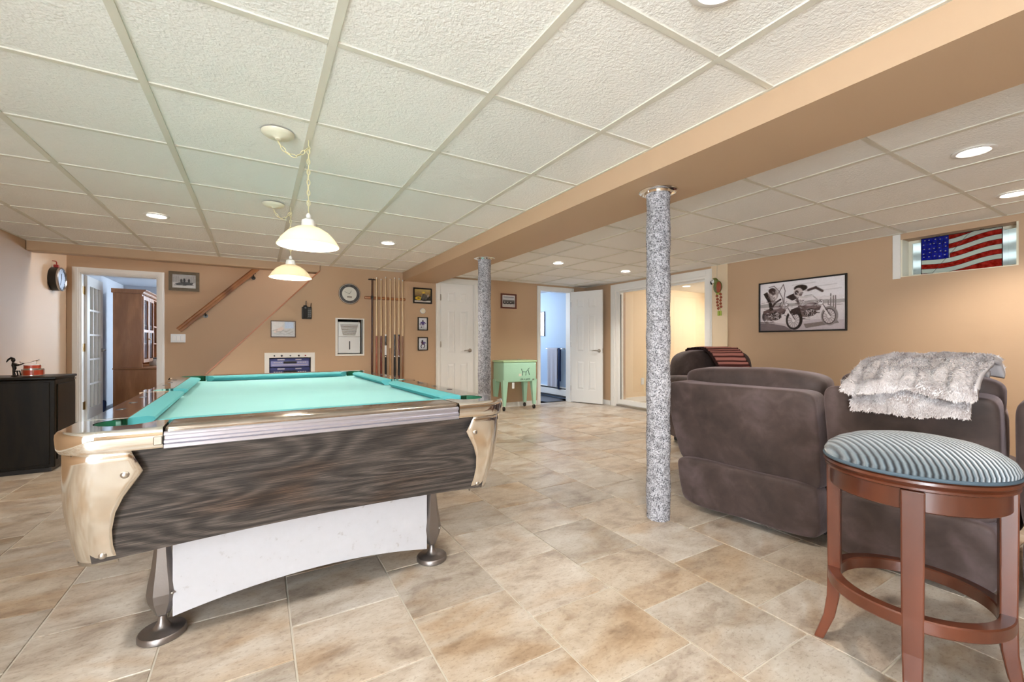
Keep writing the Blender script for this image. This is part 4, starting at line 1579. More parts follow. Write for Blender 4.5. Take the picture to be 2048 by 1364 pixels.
# two choppers in the desert, black and white
def moto_print():
    r = Ras(220, 142, (222, 216, 217))
    for i in range(30):
        k = i / 30
        r.rect(0, 50 + i * 3.2, 220, 54 + i * 3.2, (220 - 14 * k, 212 - 16 * k, 212 - 16 * k))
    for x, y, l in ((20, 18, 40), (90, 12, 60), (150, 22, 50), (30, 34, 30), (170, 34, 40)):
        r.line([(x, y), (x + l, y - 2)], 1.2, (188, 180, 180), 2)
    r.poly([(0, 62), (40, 58), (90, 64), (140, 58), (220, 62), (220, 70), (0, 72)], (176, 168, 166))
    r.poly([(0, 108), (70, 122), (150, 112), (220, 116), (220, 142), (0, 142)], (196, 184, 186))
    r.poly([(0, 112), (70, 128), (92, 142), (0, 142)], (128, 116, 118))
    r.poly([(120, 124), (200, 116), (205, 124), (125, 136)], (140, 128, 124))
    for x in (186, 192, 197):
        r.line([(x, 88), (x, 40 + (x % 5) * 6)], 3, (134, 124, 122))
    r.line([(180, 64), (180, 74), (186, 76)], 2.5, (140, 130, 128))
    dk, md, lt, bl = (70, 54, 54), (120, 104, 102), (220, 212, 212), (46, 34, 34)

    def bike(ox, oy, s, dark):
        X = lambda a, b: (ox + a * s, oy + b * s)
        # rear wheel, engine, tank, front wheel, fork, bars
        r.ell(*X(-6, 14), 13 * s, 15 * s, dk, 1.5)
        r.ell(*X(-6, 14), 8 * s, 10 * s, md, 1.5)
        r.poly([X(-18, 2), X(4, -6), X(34, 0), X(30, 10), X(-10, 12)], (104, 86, 86))
        r.ell(*X(14, -1), 15 * s, 7.5 * s, (124, 106, 106), 1.5)
        r.ell(*X(10, -4), 9 * s, 2.5 * s, (190, 178, 178), 2)
        r.ell(*X(10, 14), 13 * s, 9 * s, bl, 2)
        for k in range(5):
            r.line([X(2 + k * 4, 9), X(1 + k * 4, 20)], 1.3 * s, lt)
        r.ring(*X(8, 17), 7 * s, 6 * s, 1.6 * s, (150, 138, 138))
        r.line([X(-22, 24), X(14, 26)], 3 * s, lt)
        r.line([X(-24, 28), X(10, 30)], 2 * s, (170, 160, 160))
        r.ell(*X(50, 24), 17 * s, 22 * s, dark, 1.5)
        r.ell(*X(49, 25), 12.5 * s, 17 * s, (206, 196, 196), 1.5)
        for k in range(14):
            a = 2 * PI * k / 14
            r.line([X(49, 25), X(49 + 12 * math.cos(a), 25 + 16.5 * math.sin(a))], 0.9, md)
        r.ell(*X(49, 25), 3.4 * s, 4.4 * s, lt)
        r.ring(*X(49, 25), 12.5 * s, 17 * s, 1.6, dk)
        r.line([X(28, -14), X(48, 24)], 3.2 * s, lt)
        r.line([X(31, -14), X(52, 24)], 1.4 * s, dk)
        r.ell(*X(32, -8), 6 * s, 6 * s, (226, 220, 220), 1.2)
        r.ring(*X(32, -8), 6 * s, 6 * s, 1.3, md)
    bike(124, 76, 1.18, (150, 140, 138))
    bike(30, 80, 1.30, bl)
    # tall bars
    r.line([(66, 62), (64, 47), (53, 24), (40, 9), (26, 11)], 2.4, (128, 114, 114))
    r.line([(68, 60), (68, 47), (71, 26), (66, 7), (57, 23), (50, 34)], 2.0, (104, 90, 90))
    r.line([(156, 60), (140, 44), (122, 46)], 2.6, (176, 166, 166))
    r.line([(156, 58), (170, 50), (186, 54)], 2.4, (210, 202, 202))
    # riders
    r.poly([(9, 30), (20, 24), (34, 60), (38, 80), (28, 82), (24, 58)], bl)
    r.ell(38, 34, 14, 18, (168, 156, 154), 2)
    r.ell(34, 22, 10, 8, dk, 2)
    r.ell(38, 30, 6, 6, (92, 78, 78), 2)
    r.ell(42, 40, 5, 6, (206, 196, 194), 2)
    r.line([(30, 78), (44, 58), (58, 50)], 5, dk)
    r.line([(22, 30), (30, 50), (40, 56)], 3, md)
    r.poly([(72, 44), (98, 34), (108, 50), (90, 56)], dk)
    r.ell(112, 22, 17, 9, bl, 2)
    r.ell(106, 34, 12, 13, (196, 184, 182), 2)
    r.ell(102, 34, 5, 6, dk, 2)
    r.ell(112, 40, 4, 5, md, 2)
    r.line([(102, 48), (108, 72), (124, 84)], 6, md)
    r.line([(104, 46), (124, 50), (142, 46)], 5, (206, 198, 196))
    r.poly([(86, 82), (108, 74), (114, 94), (92, 98)], dk)
    r.line([(132, 30), (150, 25), (166, 36)], 6, dk, 3)
    rr = random.Random(12)
    for (cx_, cy_, sx_, sy_, n_) in ((44, 98, 20, 12, 46), (136, 92, 18, 11, 40), (30, 56, 14, 22, 26), (108, 56, 14, 22, 26), (62, 70, 10, 10, 14), (152, 66, 9, 9, 12), (24, 112, 16, 8, 16)):
        for _ in range(n_):
            x0, y0 = cx_ + rr.gauss(0, sx_ * 0.55), cy_ + rr.gauss(0, sy_ * 0.55)
            a_ = rr.uniform(-0.9, 0.9)
            l_ = rr.uniform(3, 9)
            r.line([(x0, y0), (x0 + l_ * math.cos(a_), y0 + l_ * math.sin(a_))], rr.uniform(0.8, 2.0), rr.choice([bl, dk, md, lt, (168, 156, 154)]))
    for _ in range(26):
        x0, y0 = rr.uniform(0, 210), rr.uniform(56, 82)
        r.line([(x0, y0), (x0 + rr.uniform(4, 16), y0 + rr.uniform(-1, 1))], 0.9, (150, 140, 140))
    r.a = (r.a - 150) * 1.25 + 156
    return r.grain(5)


def sled_print():
    r = Ras(72, 46, (196, 194, 192))
    r.rect(0, 26, 72, 46, (224, 222, 220))
    for x in range(3, 72, 5):
        r.line([(x, 26), (x, 6 + (x * 7) % 9)], 1.4, (150, 148, 146), 2)
    r.poly([(8, 30), (34, 24), (64, 26), (60, 34), (14, 36)], (66, 64, 62))
    for x, y in ((27, 21), (36, 19), (50, 20)):
        r.ell(x, y, 3.6, 6, (34, 33, 33), 1.5)
    r.ring(36, 34, 6, 3, 1.4, (40, 40, 40))
    r.line([(6, 36), (64, 34)], 1.6, (88, 86, 84))
    return r.grain(6)


def chopper_print():
    r = Ras(72, 58, (60, 52, 34))
    for i in range(30):
        r.rect(0, i, 72, i + 1, (196 - i * 2, 170 - i * 2.2, 96 - i))
    r.rect(0, 50, 72, 58, (214, 204, 196))
    r.ell(18, 40, 15, 8, (222, 182, 40), 1.5)
    r.ell(18, 40, 6, 3, (120, 96, 30), 1.5)
    r.ell(44, 42, 16, 10, (24, 22, 24), 2)
    r.ell(58, 36, 9, 12, (30, 26, 26), 2)
    r.ell(42, 26, 9, 6, (38, 34, 30), 2)
    for k in range(6):
        r.line([(28 + k * 5, 44), (34 + k * 5, 22)], 1.2, (190, 180, 160))
    r.ell(60, 28, 3, 6, (206, 196, 190), 2)
    r.ell(40, 14, 7, 4, (232, 200, 70), 2)
    return r.grain(9)


def player_print(kind):
    r = Ras(36, 50, (226, 226, 230))
    r.rect(0, 42, 36, 50, (206, 206, 208))
    ink, viol = (40, 34, 56), (92, 76, 140)
    if kind == 0:
        r.ell(18, 12, 3.5, 4, ink, 1.2)
        r.poly([(9, 16), (27, 16), (24, 30), (13, 30)], viol)
        r.line([(10, 18), (5, 26), (8, 30)], 3, viol)
        r.line([(26, 18), (31, 24)], 3, viol)
        r.line([(15, 30), (12, 40)], 3.4, (188, 180, 196))
        r.line([(21, 30), (23, 42)], 3.4, (188, 180, 196))
        r.ell(12, 40, 3, 2, ink)
    else:
        r.ell(16, 12, 4, 4, ink, 1.2)
        r.poly([(9, 16), (26, 15), (28, 27), (14, 29)], (84, 42, 58))
        r.poly([(18, 15), (27, 17), (26, 26), (19, 26)], viol)
        r.line([(14, 28), (9, 36), (13, 43)], 3.4, ink)
        r.line([(23, 27), (27, 35), (22, 43)], 3.4, ink)
        r.line([(26, 17), (32, 22)], 3, viol)
    return r.grain(5)


def glare_print():  # window glare is painted into the print's colours
    r = Ras(68, 44, (206, 206, 208))
    r.poly([(0, 0), (38, 0), (26, 20), (0, 26)], (224, 220, 220))
    r.rect(38, 2, 64, 20, (196, 212, 236))
    r.poly([(4, 26), (30, 14), (36, 22), (10, 34)], (226, 206, 200))
    for k in range(6):
        r.line([(4 + 9 * k, 26 + (k % 3) * 4), (16 + 9 * k, 24 + (k % 2) * 5)], 2, (176, 172, 172), 2)
        r.line([(8 + 9 * k, 34 + (k % 2) * 3), (20 + 8 * k, 36)], 2, (184, 186, 190), 2)
    return r.grain(6)


def street_print():
    r = Ras(60, 58, (222, 222, 226))
    r.rect(4, 4, 56, 10, (150, 150, 158))
    r.rect(0, 22, 60, 30, (112, 108, 106))
    r.rect(0, 30, 60, 44, (70, 66, 64))
    for x in (10, 24, 40):
        r.ell(x, 38, 6, 7, (36, 34, 34), 1.5)
        r.ell(x, 35, 4, 3, (206, 204, 202), 1.5)
    r.rect(0, 46, 60, 58, (208, 204, 200))
    return r.grain(5)


M['frame_brown'] = plain('red_brown_frame', (92, 40, 26), 0.35)
M['frame_olive'] = plain('olive_wood_frame', (92, 76, 46), 0.45, vary=(40, 10))
M['frame_thin'] = plain('thin_walnut_frame', (84, 58, 44), 0.4)
M['blue_mount'] = plain('white_mount', (228, 228, 230), 0.7)

picture('large black-and-white poster of two motorbikes in a black frame', (XR, 2.461, 1.449), -PI / 2, 0.885, 0.578, 0.016, moto_print(), 'black')
picture('black-and-white snow sled photo in an olive frame beside the french door', (-0.835, YR, 1.852), 0, 0.325, 0.252, 0.038, sled_print(), 'frame_olive', 0.0)
picture('yellow and black motorbike picture in a black frame above the thermostat', (2.065, YB, 1.725), 0, 0.282, 0.226, 0.020, chopper_print(), 'black')
picture('small framed player photo right under the thermostat', (2.068, YB, 1.318), 0, 0.150, 0.192, 0.013, player_print(0), 'black', 0.004)
picture('small framed photo of two players, lowest beside the closet door', (2.068, YB, 1.028), 0, 0.150, 0.192, 0.013, player_print(1), 'black', 0.004)
picture('pale landscape photo with painted window glare in a thin frame below the telephone', (0.276, YB, 1.210), 0, 0.276, 0.206, 0.010, glare_print(), 'frame_thin')
picture('red-brown framed photo on the bare wall above the green cooler', (3.512, YB, 1.720), 0, 0.292, 0.240, 0.024, street_print(), 'frame_brown', 0.012)
bp = Ras(40, 60, (232, 234, 228))
bp.ell(18, 40, 8, 10, (206, 204, 190), 5)
bp.line([(18, 30), (22, 14)], 1.5, (170, 180, 160), 2)
picture('tall pale print in a blue-grey frame on the bathroom wall', (4.94, 7.25, 1.43), -PI / 2, 0.36, 0.49, 0.012, bp, M['slate'], 0.02)
for k, (y, z, h) in enumerate(((8.06, 1.66, 0.20), (8.06, 1.29, 0.26), (8.06, 0.95, 0.24))):
    op = Ras(30, 24, (222, 224, 228))
    op.ell(15, 12, 9, 7, (196, 198, 204), 4)
    picture(('topmost', 'middle', 'lowest')[k] + ' of three thin black frames hung in a column behind the french door', (-2.15, y + 0.38, z), PI / 2, 0.34, h, 0.014, op, 'black', 0.0, group='office frames')

# ------------------------------------------------------------------ stained glass flag in the window
FL = thing('stained_glass_flag', 'stained glass flag panel hanging in the basement window', 'stained glass', (XR + 0.075, 0, 0), -PI / 2)
fx0, fx1, fz0, fz1 = -1.480, -0.985, 1.652, 1.975
M['red_glass'] = translucent('red_stained_glass', (196, 48, 34), 0.75, 0.15, 30)
M['white_glass'] = translucent('opal_stained_glass', (232, 236, 228), 0.75, 0.15)
M['blue_glass'] = translucent('blue_stained_glass', (40, 52, 190), 0.75, 0.15, 26)
M['lead'] = plain('lead_came', (36, 36, 38), 0.5, 0.4)
FW, FH = fx1 - fx0, fz1 - fz0


def wave(u):
    return 0.050 * math.sin((u - 0.1) * 1.9 * PI) - 0.16 * (u - 0.4)


NS = 9


def edge_z(k, u):
    """height (0..1) of the k-th stripe boundary counted from the top"""
    z = 1.06 - k / NS * 1.12 - wave(u) * (1 if 0 < k < NS else 0.6)
    return min(1.0, max(0.0, z))


def P3(u, z):
    return (fx0 + FW * u, fz0 + FH * z)


for k in range(NS):
    u0 = 0.365 if k < 5 else 0.0
    brk = 0.62 - 0.06 * k                      # the diagonal lead line that splits the stripes
    for a, b in ((u0, max(u0, brk)), (max(u0, brk), 1.0)):
        if b - a < 0.03:
            continue
        n_ = 12
        up_ = [P3(a + (b - a) * i / n_, edge_z(k, a + (b - a) * i / n_)) for i in range(n_ + 1)]
        dn_ = [P3(a + (b - a) * i / n_, edge_z(k + 1, a + (b - a) * i / n_)) for i in range(n_, -1, -1)]
        lo = [q_ for q_ in up_ + dn_]
        vs = [(p[0], 0, p[1]) for p in lo] + [(p[0], 0.003, p[1]) for p in lo]
        L_ = len(lo)
        fs = [(i, i + 1, L_ - 2 - i, L_ - 1 - i) for i in range(n_)] + [(L_ + i, L_ + L_ - 1 - i, L_ + L_ - 2 - i, L_ + i + 1) for i in range(n_)]
        MB().add(vs, fs).build('stripe_glass', 'red_glass' if k % 2 == 0 else 'white_glass', FL, fix=False)
# blue canton in irregular pieces with white star drops
rs = random.Random(5)
cu = [0, 0.075, 0.15, 0.22, 0.295, 0.365]
cz = [1.0, 0.86, 0.70, 0.56, edge_z(5, 0.2)]
grid_pts = {}
for i in range(6):
    for j in range(5):
        e = 0 if i in (0, 5) else 0.014
        e2 = 0 if j in (0, 4) else 0.02
        zz = cz[j] if j < 4 else edge_z(5, cu[i])
        grid_pts[i, j] = P3(cu[i] + rs.uniform(-e, e), zz + rs.uniform(-e2, e2))
for i in range(5):
    for j in range(4):
        q4 = [grid_pts[i, j], grid_pts[i, j + 1], grid_pts[i + 1, j + 1], grid_pts[i + 1, j]]
        MB().poly([q4], lambda a, b, k: (a, k, b), 0.003).build('canton_glass', 'blue_glass', FL)
for i in range(5):
    for j in range(5):
        p = P3(0.045 + 0.070 * i + rs.uniform(-0.012, 0.012), 0.93 - 0.115 * j + rs.uniform(-0.015, 0.015))
        MB().ellipsoid((p[0], -0.001, p[1]), (0.0055, 0.003, 0.0045), 10, 6).build('star_glass', 'white_glass', FL, smooth=180)
ld_ = MB()
for k in range(1, NS):
    u0 = 0.0 if k >= 5 else 0.365
    pts_ = [(lambda q_: (q_[0], -0.001, q_[1]))(P3(u0 + (1 - u0) * i / 16, edge_z(k, u0 + (1 - u0) * i / 16))) for i in range(17)]
    ld_.tube(pts_, 0.0017, 6)
ld_.tube([(lambda q_: (q_[0], -0.001, q_[1]))(P3(0.62 - 0.06 * k + 0.03, min(1, 1.03 - k / NS * 1.1))) for k in range(NS + 1)], 0.0013, 6)
for a, b in (((fx0, fz0), (fx1, fz0)), ((fx1, fz0), (fx1, fz1)), ((fx1, fz1), (fx0, fz1)), ((fx0, fz1), (fx0, fz0))):
    ld_.tube([(a[0], 0.001, a[1]), (b[0], 0.001, b[1])], 0.0028, 6)
for i in range(6):
    ld_.tube([(grid_pts[i, j][0], -0.001, grid_pts[i, j][1]) for j in range(5)], 0.0012, 5)
for j in range(5):
    ld_.tube([(grid_pts[i, j][0], -0.001, grid_pts[i, j][1]) for i in range(6)], 0.0012, 5)
ld_.build('lead_came', 'lead', FL)
MB().tube([(fx0 + 0.1, 0.0, fz1), (fx0 + 0.11, 0.0, fz1 + 0.012), (fx0 + 0.13, 0, fz1)], 0.0015, 5).build('hanging_loop', 'lead', FL)
MB().tube([(fx1 - 0.13, 0.0, fz1), (fx1 - 0.11, 0.0, fz1 + 0.012), (fx1 - 0.10, 0, fz1)], 0.0015, 5).build('hanging_loop', 'lead', FL)

# ------------------------------------------------------------------ clocks
def text_mesh(txt, size, parent, name, mat, loc, rot=(PI / 2, 0, 0), ext=0.0004):
    cu_ = bpy.data.curves.new(name, 'FONT')
    cu_.body = txt
    cu_.size = size
    cu_.align_x = 'CENTER'
    cu_.align_y = 'CENTER'
    cu_.extrude = ext
    tmp = bpy.data.objects.new('tmp_text', cu_)
    COL.objects.link(tmp)
    bpy.context.view_layer.update()
    me = bpy.data.meshes.new_from_object(tmp.evaluated_get(bpy.context.evaluated_depsgraph_get()))
    bpy.data.objects.remove(tmp)
    me.materials.clear()
    me.materials.append(M[mat])
    o_ = bpy.data.objects.new(name, me)
    COL.objects.link(o_)
    o_.parent = parent
    o_.location = loc
    o_.rotation_euler = rot
    return o_


M['clock_band'] = plain('dark_slate_band', (66, 66, 68), 0.5)
M['clock_face'] = plain('ivory_clock_face', (222, 220, 210), 0.5)
M['silver'] = plain('satin_silver', (180, 178, 178), 0.25, 0.9)
WC = thing('wall_clock', 'round wall clock with silver rim and dark number band by the dehumidifier', 'clock', (1.055, YB, 1.692))
MB().lathe([(0.138, 0.0), (0.140, -0.016), (0.134, -0.026), (0.126, -0.026), (0.122, -0.016)], (0, 0, 0), 64, 'Y').build('rim', 'silver', WC, smooth=40)
MB().lathe([(0.124, -0.012), (0.092, -0.012)], (0, 0, 0), 64, 'Y').build('number_band', 'clock_band', WC)
MB().lathe([(0.093, -0.0125), (0.0005, -0.0125)], (0, 0, 0), 64, 'Y').build('dial', 'clock_face', WC)
for i in range(12):
    a = PI / 2 - 2 * PI * (i + 1) / 12
    text_mesh(str(i + 1), 0.026, WC, 'numeral', 'silver', (0.108 * math.cos(a), -0.0135, 0.108 * math.sin(a)))
MB().tube([(0, -0.015, 0), (0.026, -0.015, 0.044)], 0.0022, 6).build('hour_hand', 'black', WC)
MB().tube([(0, -0.0155, 0), (-0.060, -0.0155, 0.028)], 0.0016, 6).build('minute_hand', 'black', WC)
MB().box(-0.03, 0.03, -0.0135, -0.0128, -0.05, -0.03).build('subdial', 'silver', WC)
MB().lathe([(0.0005, -0.017), (0.125, -0.017)], (0, 0, 0), 48, 'Y').build('lens', 'pic_glass', WC)

M['red_plastic'] = plain('red_enamel', (150, 24, 18), 0.35)
HC_ = thing('hanging_clock', 'deep black drum clock with silver bezel and red hook', 'clock', (XL, 6.70, 1.745), PI / 2)
MB().lathe([(0.0005, -0.0005), (0.128, -0.0005), (0.130, -0.006), (0.130, -0.072), (0.120, -0.078)], (0, 0, 0), 56, 'Y').build('case', 'black', HC_, smooth=40)
MB().lathe([(0.131, -0.066), (0.132, -0.080), (0.122, -0.086), (0.113, -0.078)], (0, 0, 0), 56, 'Y').build('bezel', 'silver', HC_, smooth=40)
M['dial_blue'] = plain('pale_blue_dial', (188, 202, 224), 0.3)
MB().lathe([(0.116, -0.074), (0.0005, -0.074)], (0, 0, 0), 48, 'Y').build('dial', 'dial_blue', HC_)
for i in range(12):
    a = 2 * PI * i / 12
    MB().box(-0.003, 0.003, -0.0755, -0.0745, 0.092, 0.108).build('hour_mark', 'black', HC_).rotation_euler = (0, a, 0)
MB().tube([(0, -0.077, 0), (0.0, -0.077, 0.062)], 0.0025, 6).build('hour_hand', 'black', HC_)
MB().tube([(0, -0.078, 0), (-0.040, -0.078, -0.07)], 0.0018, 6).build('minute_hand', 'black', HC_)
MB().lathe([(0.0005, -0.079), (0.116, -0.079)], (0, 0, 0), 40, 'Y').build('lens', 'pic_glass', HC_)
MB().bevel_box(-0.022, 0.022, -0.055, -0.015, 0.122, 0.160, 0.006, 2).build('hook_block', 'red_plastic', HC_)
MB().tube([(0, -0.035, 0.158), (0, -0.037, 0.182), (0.004, -0.03, 0.198), (0, -0.002, 0.202)], 0.005, 8).build('hanging_hook', 'red_plastic', HC_)

# ------------------------------------------------------------------ switch plate, thermostat, telephone
SW = thing('switch_plate', 'white three-gang light switch plate below the handrail', 'light switch', (-0.900, YR, 1.100))
MB().bevel_box(-0.078, 0.078, -0.006, 0.0, -0.056, 0.056, 0.003, 2).build('plate', 'plastic', SW)
for k in (-1, 0, 1):
    MB().bevel_box(k * 0.046 - 0.016, k * 0.046 + 0.016, -0.010, -0.005, -0.033, 0.033, 0.002, 1).build('rocker', 'white', SW)
THM = thing('thermostat', 'round white thermostat between framed pictures', 'thermostat', (2.067, YB, 1.505))
MB().lathe([(0.040, 0.0), (0.041, -0.012), (0.036, -0.022), (0.0005, -0.024)], (0, 0, 0), 40, 'Y').build('cover', 'plastic', THM, smooth=40)
MB().lathe([(0.030, -0.024), (0.030, -0.030), (0.026, -0.032), (0.0005, -0.032)], (0, 0, 0), 32, 'Y').build('dial', 'cream_metal', THM, smooth=40)
PH = thing('wall_telephone', 'black cordless telephone on a wall base with aerial', 'telephone', (0.538, YB, 1.440))
MB().bevel_box(-0.056, 0.056, -0.045, 0.0, -0.098, 0.055, 0.008, 2).build('base', 'black', PH)
MB().bevel_box(-0.042, 0.004, -0.075, -0.045, -0.088, 0.072, 0.010, 2).build('handset', 'black_matte', PH)
MB().cyl((-0.010, -0.06, 0.06), (-0.010, -0.06, 0.128), 0.006, 0.005, 10).build('handset_aerial', 'black', PH)
MB().cyl((0.045, -0.03, 0.05), (0.050, -0.03, 0.105), 0.005, 0.004, 10).build('base_aerial', 'black', PH)
M['grey_key'] = plain('grey_keypad', (98, 98, 100), 0.4)
for r_ in range(4):
    for c_ in range(2):
        MB().bevel_box(0.014 + c_ * 0.020, 0.028 + c_ * 0.020, -0.048, -0.045, -0.07 + r_ * 0.024, -0.056 + r_ * 0.024, 0.001, 1).build('key', 'grey_key', PH)
MB().bevel_box(-0.030, -0.008, -0.0765, -0.0745, 0.03, 0.05, 0.001, 1).build('earpiece', 'grey_key', PH)

# ------------------------------------------------------------------ dehumidifier in its wall niche
struct(MB().poly([rect(NICHE[0] - 0.024, NICHE[1] + 0.012, NICHE[2] - 0.018, NICHE[3] + 0.010), rect(NICHE[0] + 0.004, NICHE[1] - 0.004, NICHE[2] + 0.004, NICHE[3] - 0.004)], lambda a, b, k: (a, YB - 0.010 + k, b), 0.14).build('trim_2', 'trim'), 'white trim around the dehumidifier niche')
struct(MB().box(NICHE[0], NICHE[1], YB + 0.34, YB + 0.36, NICHE[2], NICHE[3]).build('wall_niche_back', 'black_matte'))
struct(MB().box(NICHE[0] - 0.02, NICHE[1] + 0.02, YB + 0.121, YB + 0.36, NICHE[2] - 0.02, NICHE[2]).build('trim_3', 'black_matte'), 'shelf of the dehumidifier niche')
DH = thing('dehumidifier', 'white dehumidifier set into the wall niche under the clock', 'dehumidifier', ((NICHE[0] + NICHE[1]) / 2 - 0.008, YB + 0.015, NICHE[2] + 0.012))
MB().bevel_box(-0.148, 0.142, 0.0, 0.26, 0.0, 0.425, 0.022, 4).build('body', 'plastic', DH, smooth=40)
for k in range(9):
    w_ = 0.118 - 0.004 * (8 - k)
    MB().box(-w_, w_ - 0.012, -0.004, 0.0, 0.245 + k * 0.0165, 0.245 + k * 0.0165 + 0.009).build('grille_slat', 'silver', DH)
MB().box(-0.140, 0.134, -0.0015, 0.0, 0.222, 0.226).build('bucket_seam', 'silver', DH)
MB().bevel_box(-0.007, 0.007, -0.003, 0.0, 0.055, 0.165, 0.003, 1).build('level_window', 'clock_band', DH)

# ------------------------------------------------------------------ stereo in its niche
struct(MB().poly([rect(STEREO[0] - 0.022, STEREO[1] + 0.022, STEREO[2], STEREO[3] + 0.016), rect(STEREO[0] + 0.028, STEREO[1] - 0.024, STEREO[2] + 0.02, STEREO[3] - 0.045)], lambda a, b, k: (a, YB - 0.012 + k, b), 0.05).build('trim_4', 'trim'), 'white frame of the stereo niche')
M['stereo_blue'] = plain('blue_black_metal', (66, 72, 122), 0.35, 0.5)
M['stereo_grey'] = plain('blue_grey_plate', (138, 140, 188), 0.35, 0.4)
cx = (STEREO[0] + STEREO[1]) / 2
for k, (z0, z1, nm, lb) in enumerate(((0.735, 0.842, 'stereo_receiver', 'dark blue stereo receiver with black display in the wall niche'), (0.610, 0.728, 'cassette_deck', 'blue-grey tape deck under the stereo receiver, half hidden by the pool table'))):
    R_ = thing(nm, lb, 'stereo', (cx, YB + 0.045, z0))
    h = z1 - z0
    MB().box(-0.225, 0.225, 0.0, 0.30, 0.0, h).build('body', 'stereo_blue', R_)
    MB().bevel_box(-0.214, 0.214, -0.008, 0.0, 0.006, h * 0.72, 0.003, 1).build('faceplate', 'stereo_grey' if k == 0 else 'stereo_blue', R_)
    MB().box(-0.075, 0.075, -0.010, -0.008, h * 0.40, h * 0.66).build('display', 'black', R_)
    for s in (-1, 1):
        for i in range(5):
            MB().bevel_box(s * (0.095 + i * 0.020) - 0.007, s * (0.095 + i * 0.020) + 0.007, -0.012, -0.008, h * 0.48, h * 0.60, 0.001, 1).build('button', 'alu', R_)
    MB().box(-0.200, 0.200, -0.0105, -0.008, h * 0.22, h * 0.30).build('lower_band', 'alu', R_)
    MB().box(-0.14, -0.06, -0.002, 0.0, h * 0.80, h * 0.93).build('badge', 'alu', R_)
    MB().box(0.06, 0.13, -0.002, 0.0, h * 0.80, h * 0.93).build('badge', 'alu', R_)
struct(MB().box(STEREO[0], STEREO[1], YB + 0.045, YB + 0.36, 0.59, 0.609).build('trim_5', 'trim'), 'shelf of the stereo niche')
for k, (dx, c_) in enumerate(((-0.175, 'black'), (-0.095, 'black'), (0.0, 'clock_band'), (0.095, 'black'), (0.170, 'red_plastic'))):
    o = MB().lathe([(0.009 + 0.003 * (k % 2), 0.0), (0.009 + 0.003 * (k % 2), -0.004), (0.0005, -0.004)], (cx + dx, YB - 0.0125, 0.878), 12, 'Y').build('decorative_magnet', c_)
    tag(o, ('small black magnet on the stereo niche frame, first from the stair side', 'larger black magnet on the stereo niche frame, second from the stair side', 'tiny grey magnet in the middle of the stereo niche frame', 'larger black magnet on the stereo niche frame, towards the dehumidifier', 'small red magnet on the stereo niche frame')[k], 'magnet', 'magnets on the stereo frame')

# ------------------------------------------------------------------ cue rack and cues
M['rack'] = wood('honey_oak_rack', [(0.1, (146, 92, 54)), (0.6, (184, 126, 84)), (1.0, (200, 146, 104))], (1, 1, 6), 5, 2.0, 0.35)
CR = thing('cue_rack', 'honey oak wall rack holding pool cues in a row', 'cue rack', (1.53, YB, 0))
MB().bevel_box(-0.285, 0.270, -0.050, 0.0, 1.635, 1.672, 0.010, 3).build('upper_bar', 'rack', CR, smooth=40)
MB().bevel_box(-0.285, 0.270, -0.080, 0.0, 0.455, 0.485, 0.008, 2).build('lower_shelf', 'rack', CR)
M['maple'] = plain('pale_maple', (226, 198, 156), 0.3, coat=0.3)
M['tip'] = plain('leather_tip', (70, 110, 140), 0.7)
butts = {'a': (150, 84, 58), 'b': (96, 30, 20), 'c': (28, 24, 24), 'd': (170, 128, 86), 'e': (40, 40, 46), 'f': (92, 34, 26), 'g': (124, 82, 52)}
for k_, rgb in butts.items():
    M['butt_' + k_] = plain('cue_butt_' + k_, rgb, 0.25, coat=0.4)
cue_labels = ['pool cue with rosy brown butt, first after the bridge stick', 'pool cue with deep red butt, second after the bridge stick', 'pool cue with black and white butt and white collar', 'pool cue with plain light wood butt between two black-handled cues', 'pool cue with black wrapped butt and silver ring', 'pool cue with red forearm and black wrap', 'pool cue with brown butt at the end of the rack by the beam']
for i, (x, zt, kk) in enumerate(((1.398, 1.933, 'a'), (1.459, 1.918, 'b'), (1.521, 1.950, 'c'), (1.583, 1.925, 'd'), (1.645, 1.950, 'e'), (1.705, 1.945, 'f'), (1.757, 1.925, 'g'))):
    cu_ = thing('pool_cue', cue_labels[i], 'pool cue', (x, YB - 0.062, 0.486), 0, 'cues in the wall rack')
    L = zt - 0.486
    zj = 0.655 if kk in 'cef' else 0.60
    lo_r, mid_r, top_r = 0.0150, 0.0108, 0.0062
    MB().lathe([(0.0005, 0.0), (lo_r, 0.002), (lo_r, 0.02), (mid_r + 0.001, zj)], (0, 0, 0), 14).build('butt', 'butt_' + kk, cu_, smooth=40)
    MB().lathe([(mid_r + 0.001, zj), (mid_r, zj + 0.01), (top_r, L - 0.02)], (0, 0, 0), 14).build('shaft', 'maple', cu_, smooth=40)
    MB().lathe([(top_r, L - 0.02), (top_r, L - 0.005), (top_r * 0.9, L), (0.0005, L)], (0, 0, 0), 12).build('ferrule_tip', 'plastic', cu_, smooth=40)
    if kk in 'cef':
        MB().lathe([(mid_r + 0.0016, zj - 0.004), (mid_r + 0.0016, zj + 0.016)], (0, 0, 0), 14).build('joint_collar', 'white' if kk == 'c' else 'black', cu_, smooth=40)
        MB().lathe([(lo_r * 0.96, 0.36), (lo_r * 0.94, 0.372)], (0, 0, 0), 14).build('wrap_ring', 'silver', cu_, smooth=40)
        MB().lathe([(lo_r + 0.0006, 0.10), (lo_r * 0.96, 0.352)], (0, 0, 0), 14).build('wrap', 'black_matte', cu_, smooth=40)
        if kk == 'c':
            MB().lathe([(lo_r * 0.94, 0.385), (lo_r * 0.86, 0.52)], (0, 0, 0), 14).build('inlay', 'plastic', cu_, smooth=40)
    else:
        MB().lathe([(mid_r + 0.0025, zj - 0.12), (mid_r + 0.0013, zj + 0.05)], (0, 0, 0), 14).build('points', 'maple' if kk == 'd' else 'butt_' + kk, cu_, smooth=40)
